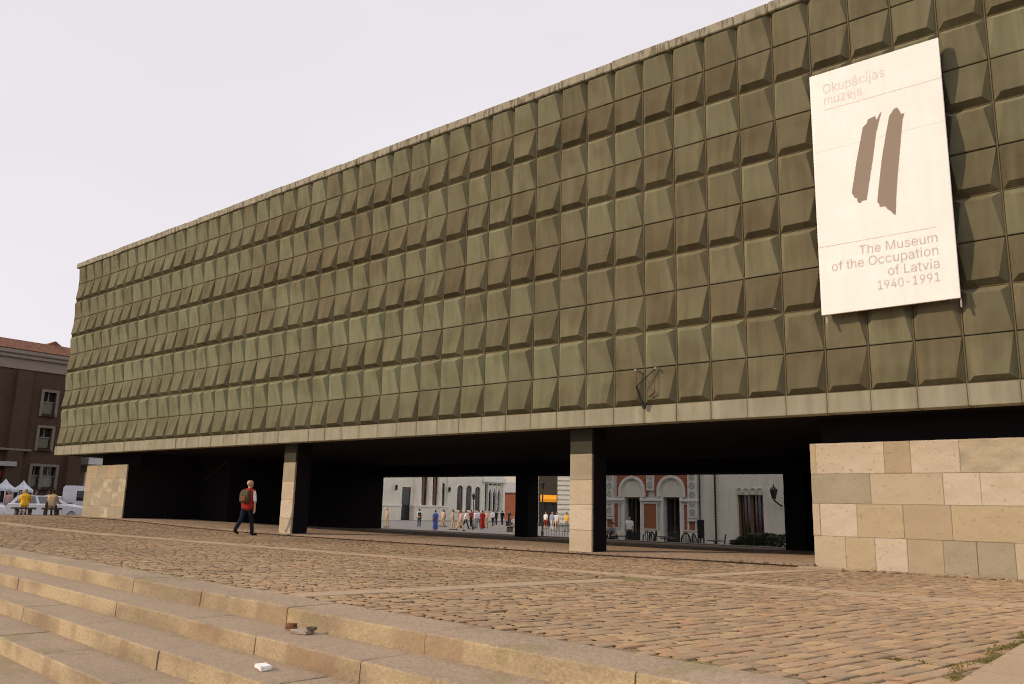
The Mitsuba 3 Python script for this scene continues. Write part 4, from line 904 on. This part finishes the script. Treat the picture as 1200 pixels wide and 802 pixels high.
    if pack:
        b = thing('backpack', pack[1], 'backpack')
        pm_ = m3.Manifold.batch_hull([ball(tor([sx*.10, -.21, zz]), rr_, n) for sx in (-1, 1) for zz, rr_ in ((.14, .065), (.32, .075), (.42, .05))] + [ball(tor([sx*.10, -.14, zz]), .05, n) for sx in (-1, 1) for zz in (.14, .42)])
        put('bag', fin(tomesh([pm_], rf)), 'm_cloth_' + pack[0], b, smooth=50)
        pk_ = m3.Manifold.batch_hull([ball(tor([sx*.07, -.29, zz]), .035, n) for sx in (-1, 1) for zz in (.14, .24)])
        put('pocket', fin(tomesh([pk_], rf)), 'm_cloth_brown', b, smooth=50)
        for sx in (-1, 1):
            put('strap', MB(xf).tube([tor([sx*.10, -.13, .42]), tor([sx*.10, -.03, .535]), tor([sx*.10, .10, .47]), tor([sx*.11, .135, .33]), tor([sx*.14, .02, .12]), tor([sx*.12, -.12, .06])], .018, 6).mesh(), 'm_cloth_black', b)
    if bag:
        b = thing('shoulder_bag', bag[1], 'bag')
        hp_ = pel + np.array([-.22, -.04, -.02])
        put('bag', fin(tomesh([m3.Manifold.batch_hull([ball(hp_ + [0, sy*.12, zz], .05, n) for sy in (-1, 1) for zz in (-.12, .08)])], rf)), 'm_cloth_' + bag[0], b, smooth=50)
        put('strap', MB(xf).tube([hp_ + [0, .1, .1], tor([.12, .02, .50]), hp_ + [0, -.1, .1]], .012, 5).mesh(), 'm_cloth_' + bag[0], b)
    return t
AWAY = lambda x, y: math.atan2(y, x)           # facing away from where the photographer stands
# the walker in the red vest
person('man in red vest over white shirt walking away across the plaza with a backpack', -24.3, 15.85, float(gz(-24.3, 15.85)), math.atan2(.92, -.38), h=1.78, top='white', vest='red', bottom='navy', shoes='black', hair=None,
       stride=.30, arms=(.25, -.12), elbow=.2, sleeve=.62, fine=True, pack=('olive', 'dark olive backpack worn by the man in the red vest'), head_turn=-.5, lean=.06)
SQ = -.85
person('person in pale yellow clothes at the left end of the opening by the white hall', -58.4, 52.8, SQ, AWAY(-58, 52)+2, top='beige', bottom='beige', hair='hair_fair', stride=.1)
person('man in white shirt and jeans walking away with a dark backpack near the white columns', -58.8, 57.3, SQ, AWAY(-58.8, 57.3), top='white', bottom='jeans', stride=.2, pack=('black', 'small black backpack on the man in white by the columns'))
person('person in a blue dress with a brown bag walking on the square', -50.4, 51.0, SQ, AWAY(-50, 51)+.2, h=1.66, top='blue', bottom='blue', skirt=True, hair='hair_dark', bag=('brown', 'brown bag on the shoulder of the person in blue'), stride=.12)
person('person in dark red top beside the person in blue on the square', -61.0, 63.0, SQ, AWAY(-61, 63)+1.2, h=1.6, top='darkred', bottom='black', stride=.1)
person('person in pink top and pale trousers right of the person in blue', -59.9, 61.7, SQ, AWAY(-60, 61)-1.0, top='pink', bottom='beige', stride=.25, hair='hair_brown')
person('person in beige standing left of the dark couple on the square', -51.4, 54.2, SQ, AWAY(-51, 54)+1.6, top='beige', bottom='beige', hair='hair_dark', stride=.16)
person('person in orange brown clothes walking towards the white shirted man', -48.6, 52.2, SQ, AWAY(-47, 50)-1.2, top='pink', bottom='beige', hair='hair_brown', stride=.3, skin='m_skin_tan')
person('person in white shirt and black trousers striding in front of the white hall', -53.2, 57.8, SQ, AWAY(-53, 57)-1.5, top='white', bottom='black', stride=.38, hair='hair_dark')
person('person in dark clothes half hidden behind the striding white shirted person', -60.0, 66.0, SQ, AWAY(-60, 66)+.5, top='darkred', bottom='black', stride=.1)
person('person in white top and grey skirt by the lamp post on the square', -54.6, 60.7, SQ, AWAY(-54, 60)+.3, top='white', bottom='grey', skirt=True, hair='hair_fair', stride=.1)
person('person in a long red dress on the square', -52.9, 59.8, SQ, AWAY(-53, 59)+.2, top='red', bottom='red', skirt=True, hair='hair_dark', stride=.1)
person('person in pale pink and beige right beside the red dress', -56.6, 64.6, SQ, AWAY(-57, 65)+2.9, top='pink', bottom='beige', hair='hair_fair', stride=.1)
person('person in white top and dark trousers right of the red dress group', -62.0, 71.8, SQ, AWAY(-62, 71)+.7, top='white', bottom='navy', hair='hair_brown', stride=.15)
person('person in olive jacket between the white shirted walker and the red dress', -57.6, 64.0, SQ, AWAY(-57, 64)+.9, top='olive', bottom='black', hair='hair_dark', stride=.12)
person('person in light blue top just left of the red dress', -56.4, 63.2, SQ, AWAY(-56, 63)-.4, top='lightblue', bottom='jeans', hair='hair_brown', stride=.2)
person('person in black coat at the far right of the crowd by the terracotta house', -64.9, 78.2, SQ, AWAY(-64, 78)+2.5, top='black', bottom='navy', hair='hair_dark', stride=.1)
person('person in brown top walking behind the beige pair on the square', -56.2, 60.2, SQ, AWAY(-56, 60)+1.9, top='brown', bottom='beige', hair='hair_dark', stride=.25)
person('left one of two people in black near the end of the white hall', -66.5, 77.6, SQ, AWAY(-66, 77), top='black', bottom='black', stride=.1)
person('right one of two people in black near the end of the white hall', -67.2, 79.6, SQ, AWAY(-67, 79)+.4, top='navy', bottom='black', stride=.12)
person('seated person in grey shirt beside the thin metal pole', -46.0, 56.1, SQ, AWAY(-46, 56)+math.pi-.5, top='grey', bottom='beige', sit=True, arms=(.5, .5), elbow=.7)
ct = thing('bench', 'dark bench under the seated person in grey', 'bench')
xf = xform((-46.0, 56.1, SQ), AWAY(-46, 56)+math.pi/2-.5+math.pi/2)
put('seat', MB(xf).cbox(-.9, .9, -.3, .2, .40, .45, .01).mesh(), 'm_iron', ct); put('backrest', MB(xf).cbox(-.9, .9, -.33, -.29, .5, .9, .01).mesh(), 'm_iron', ct)
for sx in (-1, 1): put('leg', MB(xf).box(sx*.75-.04, sx*.75+.04, -.28, .18, 0, .40).mesh(), 'm_iron', ct)
person('person in white top with red belt under the yellow awning', -51.9, 68.3, SQ, AWAY(-52, 68)+2.6, top='white', bottom='red', hair='hair_brown', stride=.1, shorts=True)
person('person in white and lilac in the middle of the group by the railing', -48.9, 65.4, SQ, AWAY(-49, 65)+.2, top='lightblue', bottom='white', hair='hair_fair', stride=.1)
person('person in white shirt nearest the stone column behind the railing', -46.5, 62.9, SQ, AWAY(-46, 63)+3.0, top='white', bottom='beige', hair='hair_brown', stride=.1)
person('person in yellow shirt next to the stone column behind the railing', -45.2, 62.6, SQ, AWAY(-45, 62)+2.4, top='yellow', bottom='grey', hair='hair_dark', stride=.1)
person('seated person in patterned grey shirt at a cafe table before the ornate house', -22.75, 35.35, GZ, AWAY(-22, 35)+2.6, top='grey', bottom='black', sit=True, arms=(.6, .5), elbow=.8, hair='hair_dark')
person('waiter in white shirt in the left doorway of the ornate house', -26.75, 43.4, -.92, AWAY(-22, 36)+3.0, top='white', bottom='black', hair='hair_dark', stride=.05, h=1.70)
# left street
person('person in bright yellow shirt seen from behind, seated at the far left of the plaza', -45.20, 16.92, .19, AWAY(-45, 17), h=1.62, top='yellow', bottom='beige', shorts=True, sit=True, lean=.30, arms=(.5, .45), elbow=.9, hair='hair_fair', fine=True)
person('dark haired seated person in a pale beige top with a brown bag at their side', -44.85, 18.05, .19, AWAY(-45, 18)-.3, h=1.60, top='beige', bottom='brown', hair='hair_dark', sit=True, lean=.22, arms=(.5, .4), elbow=.9, bag=('brown', 'brown bag beside the seated person in pale beige'), fine=True)
lb_ = thing('low_bench', 'low dark bench under the two seated people at the far left', 'bench')
put('slab', MB().cbox(-45.42, -44.92, 16.4, 17.4, .47, .56, .01).cbox(-45.05, -44.6, 17.65, 18.5, .47, .56, .01).mesh(), 'm_bench', lb_)
for x_, y_ in ((-45.17, 16.6), (-45.17, 17.2), (-44.83, 17.8), (-44.83, 18.35)): put('leg', MB().box(x_-.1, x_+.1, y_-.06, y_+.06, .17, .468).mesh(), 'm_bench', lb_)
# left street
LG = [('person in dark red top, first from the left edge by the kiosks', -57.2, 18.9, 'darkred', 'black'), ('person in dark clothes standing under the left kiosk', -56.6, 19.5, 'brown', 'black'), ('person in pink top between the two kiosks', -56.2, 20.1, 'pink', 'grey'),
      ('person in dark blue top right of the pink top by the kiosks', -55.6, 20.5, 'blue', 'navy'), ('person in brown top under the right kiosk', -55.2, 21.2, 'brown', 'navy'), ('person in green top at the left edge in front of the kiosks', -55.4, 18.2, 'green', 'black')]
for i, (lb, x, y, a_, b_) in enumerate(LG): person(lb, x, y, -.25, AWAY(x, y) + 1.3*i, top=a_, bottom=b_, h=1.62 + .03*i, hair=('hair_dark', 'hair_brown', 'hair_fair')[i % 3], stride=.12)
person('brown haired person in white standing behind the seated pair', -50.7, 20.2, -.22, AWAY(-49, 21)+.4, top='white', bottom='olive', hair='hair_brown', h=1.66, stride=.1)

# ---------------------------------------------------------------- small things on the ground
def crumple(key_name, label, cat, c, sx, sy, sz, rz, bsdf, seed):
    r = np.random.default_rng(seed); m = trimesh.creation.box((sx, sy, sz)).subdivide().subdivide()
    m.vertices += r.normal(0, min(sx, sz)*.09, m.vertices.shape)*[1, 1, .6]; v = xform(c, rz)(m.vertices)
    v[:, 2] += c[2] - v[:, 2].min()
    k_ = put(key_name, trimesh.Trimesh(v, m.faces, process=False), bsdf); tag(k_, label, cat)
def onstep(a, b, z): return st(np.array(a), np.array(b), np.array(z)).tolist()
crumple('crushed_carton', 'flattened brownish carton lying on the second stone step', 'carton', onstep(-7.10, -.17, -.178), .19, .12, .03, .2, 'm_frame', 1)
crumple('paper_scrap', 'crumpled dark wrapper lying on the flattened carton', 'litter', onstep(-7.02, -.12, -.142), .08, .05, .025, .5, 'm_bench', 2)
crumple('cigarette_box', 'small dark box beside the flattened carton on the step', 'box', onstep(-7.36, -.13, -.178), .09, .06, .055, .1, 'm_cloth_brown', 3)
crumple('white_packet', 'crumpled white packet on the third stone step', 'litter', onstep(-6.62, -.82, -.358), .16, .09, .035, -.3, 'm_white', 4)
rp = tag(put('loose_slab', warp(MB(xform((-5.93, 16.55, 0), .25)).cbox(-.42, .42, -.30, .30, -.02, .045, .01).mesh()), 'm_band'), 'low loose stone slab lying tilted at the left foot of the stone wall', 'slab')
# rough stones in a strip along the foot of the wall
m = MB(); r = np.random.default_rng(12)
for i in range(150):
    x, y = r.uniform(-5.4, 2.5), 17.16 - abs(r.normal(0, .16)); q = trimesh.creation.icosphere(1, r.uniform(.03, .07)); q.vertices *= [1.3, 1, .55]
    q.vertices += r.normal(0, .006, q.vertices.shape) + [x, y, float(gz(x, y)) + .008]; m.add(q.vertices, q.faces)
k = put('wall_foot_stones', m.mesh(), 'm_band', smooth=40); tag(k, 'strip of rough small stones along the foot of the stone wall', kind='stuff', cat='stones')
# moss in the joints by the right hand slab edge
m = []; r = np.random.default_rng(21); N = 1500
yy = r.uniform(6.1, 9.6, N); xx = -1.40 + .03*r.normal(size=N) - .04*np.sin(yy*5) - .10*r.random(N)*np.exp(-((yy-6.9)/.3)**2)
xx2 = r.uniform(-1.95, -1.42, 500); yy2 = 6.75 + .025*r.normal(size=500) + .1*(xx2 + 1.4)
xx, yy = np.r_[xx, xx2], np.r_[yy, yy2]; N = len(xx)
P = np.stack([xx, yy, gz(xx, yy) - .012 + .014*r.random(N)], 1); q = r.normal(size=(N, 2, 3))*.006; q[:, 0, 2] = abs(q[:, 0, 2])
V = np.stack([P + q[:, 1], P - q[:, 1], P + q[:, 0] + [0, 0, .005]], 1).reshape(-1, 3)
k = put('moss', trimesh.Trimesh(V, np.arange(3*N).reshape(-1, 3), process=False), 'm_moss'); tag(k, 'green moss growing along the stone band at the lower right', cat='moss', kind='stuff')
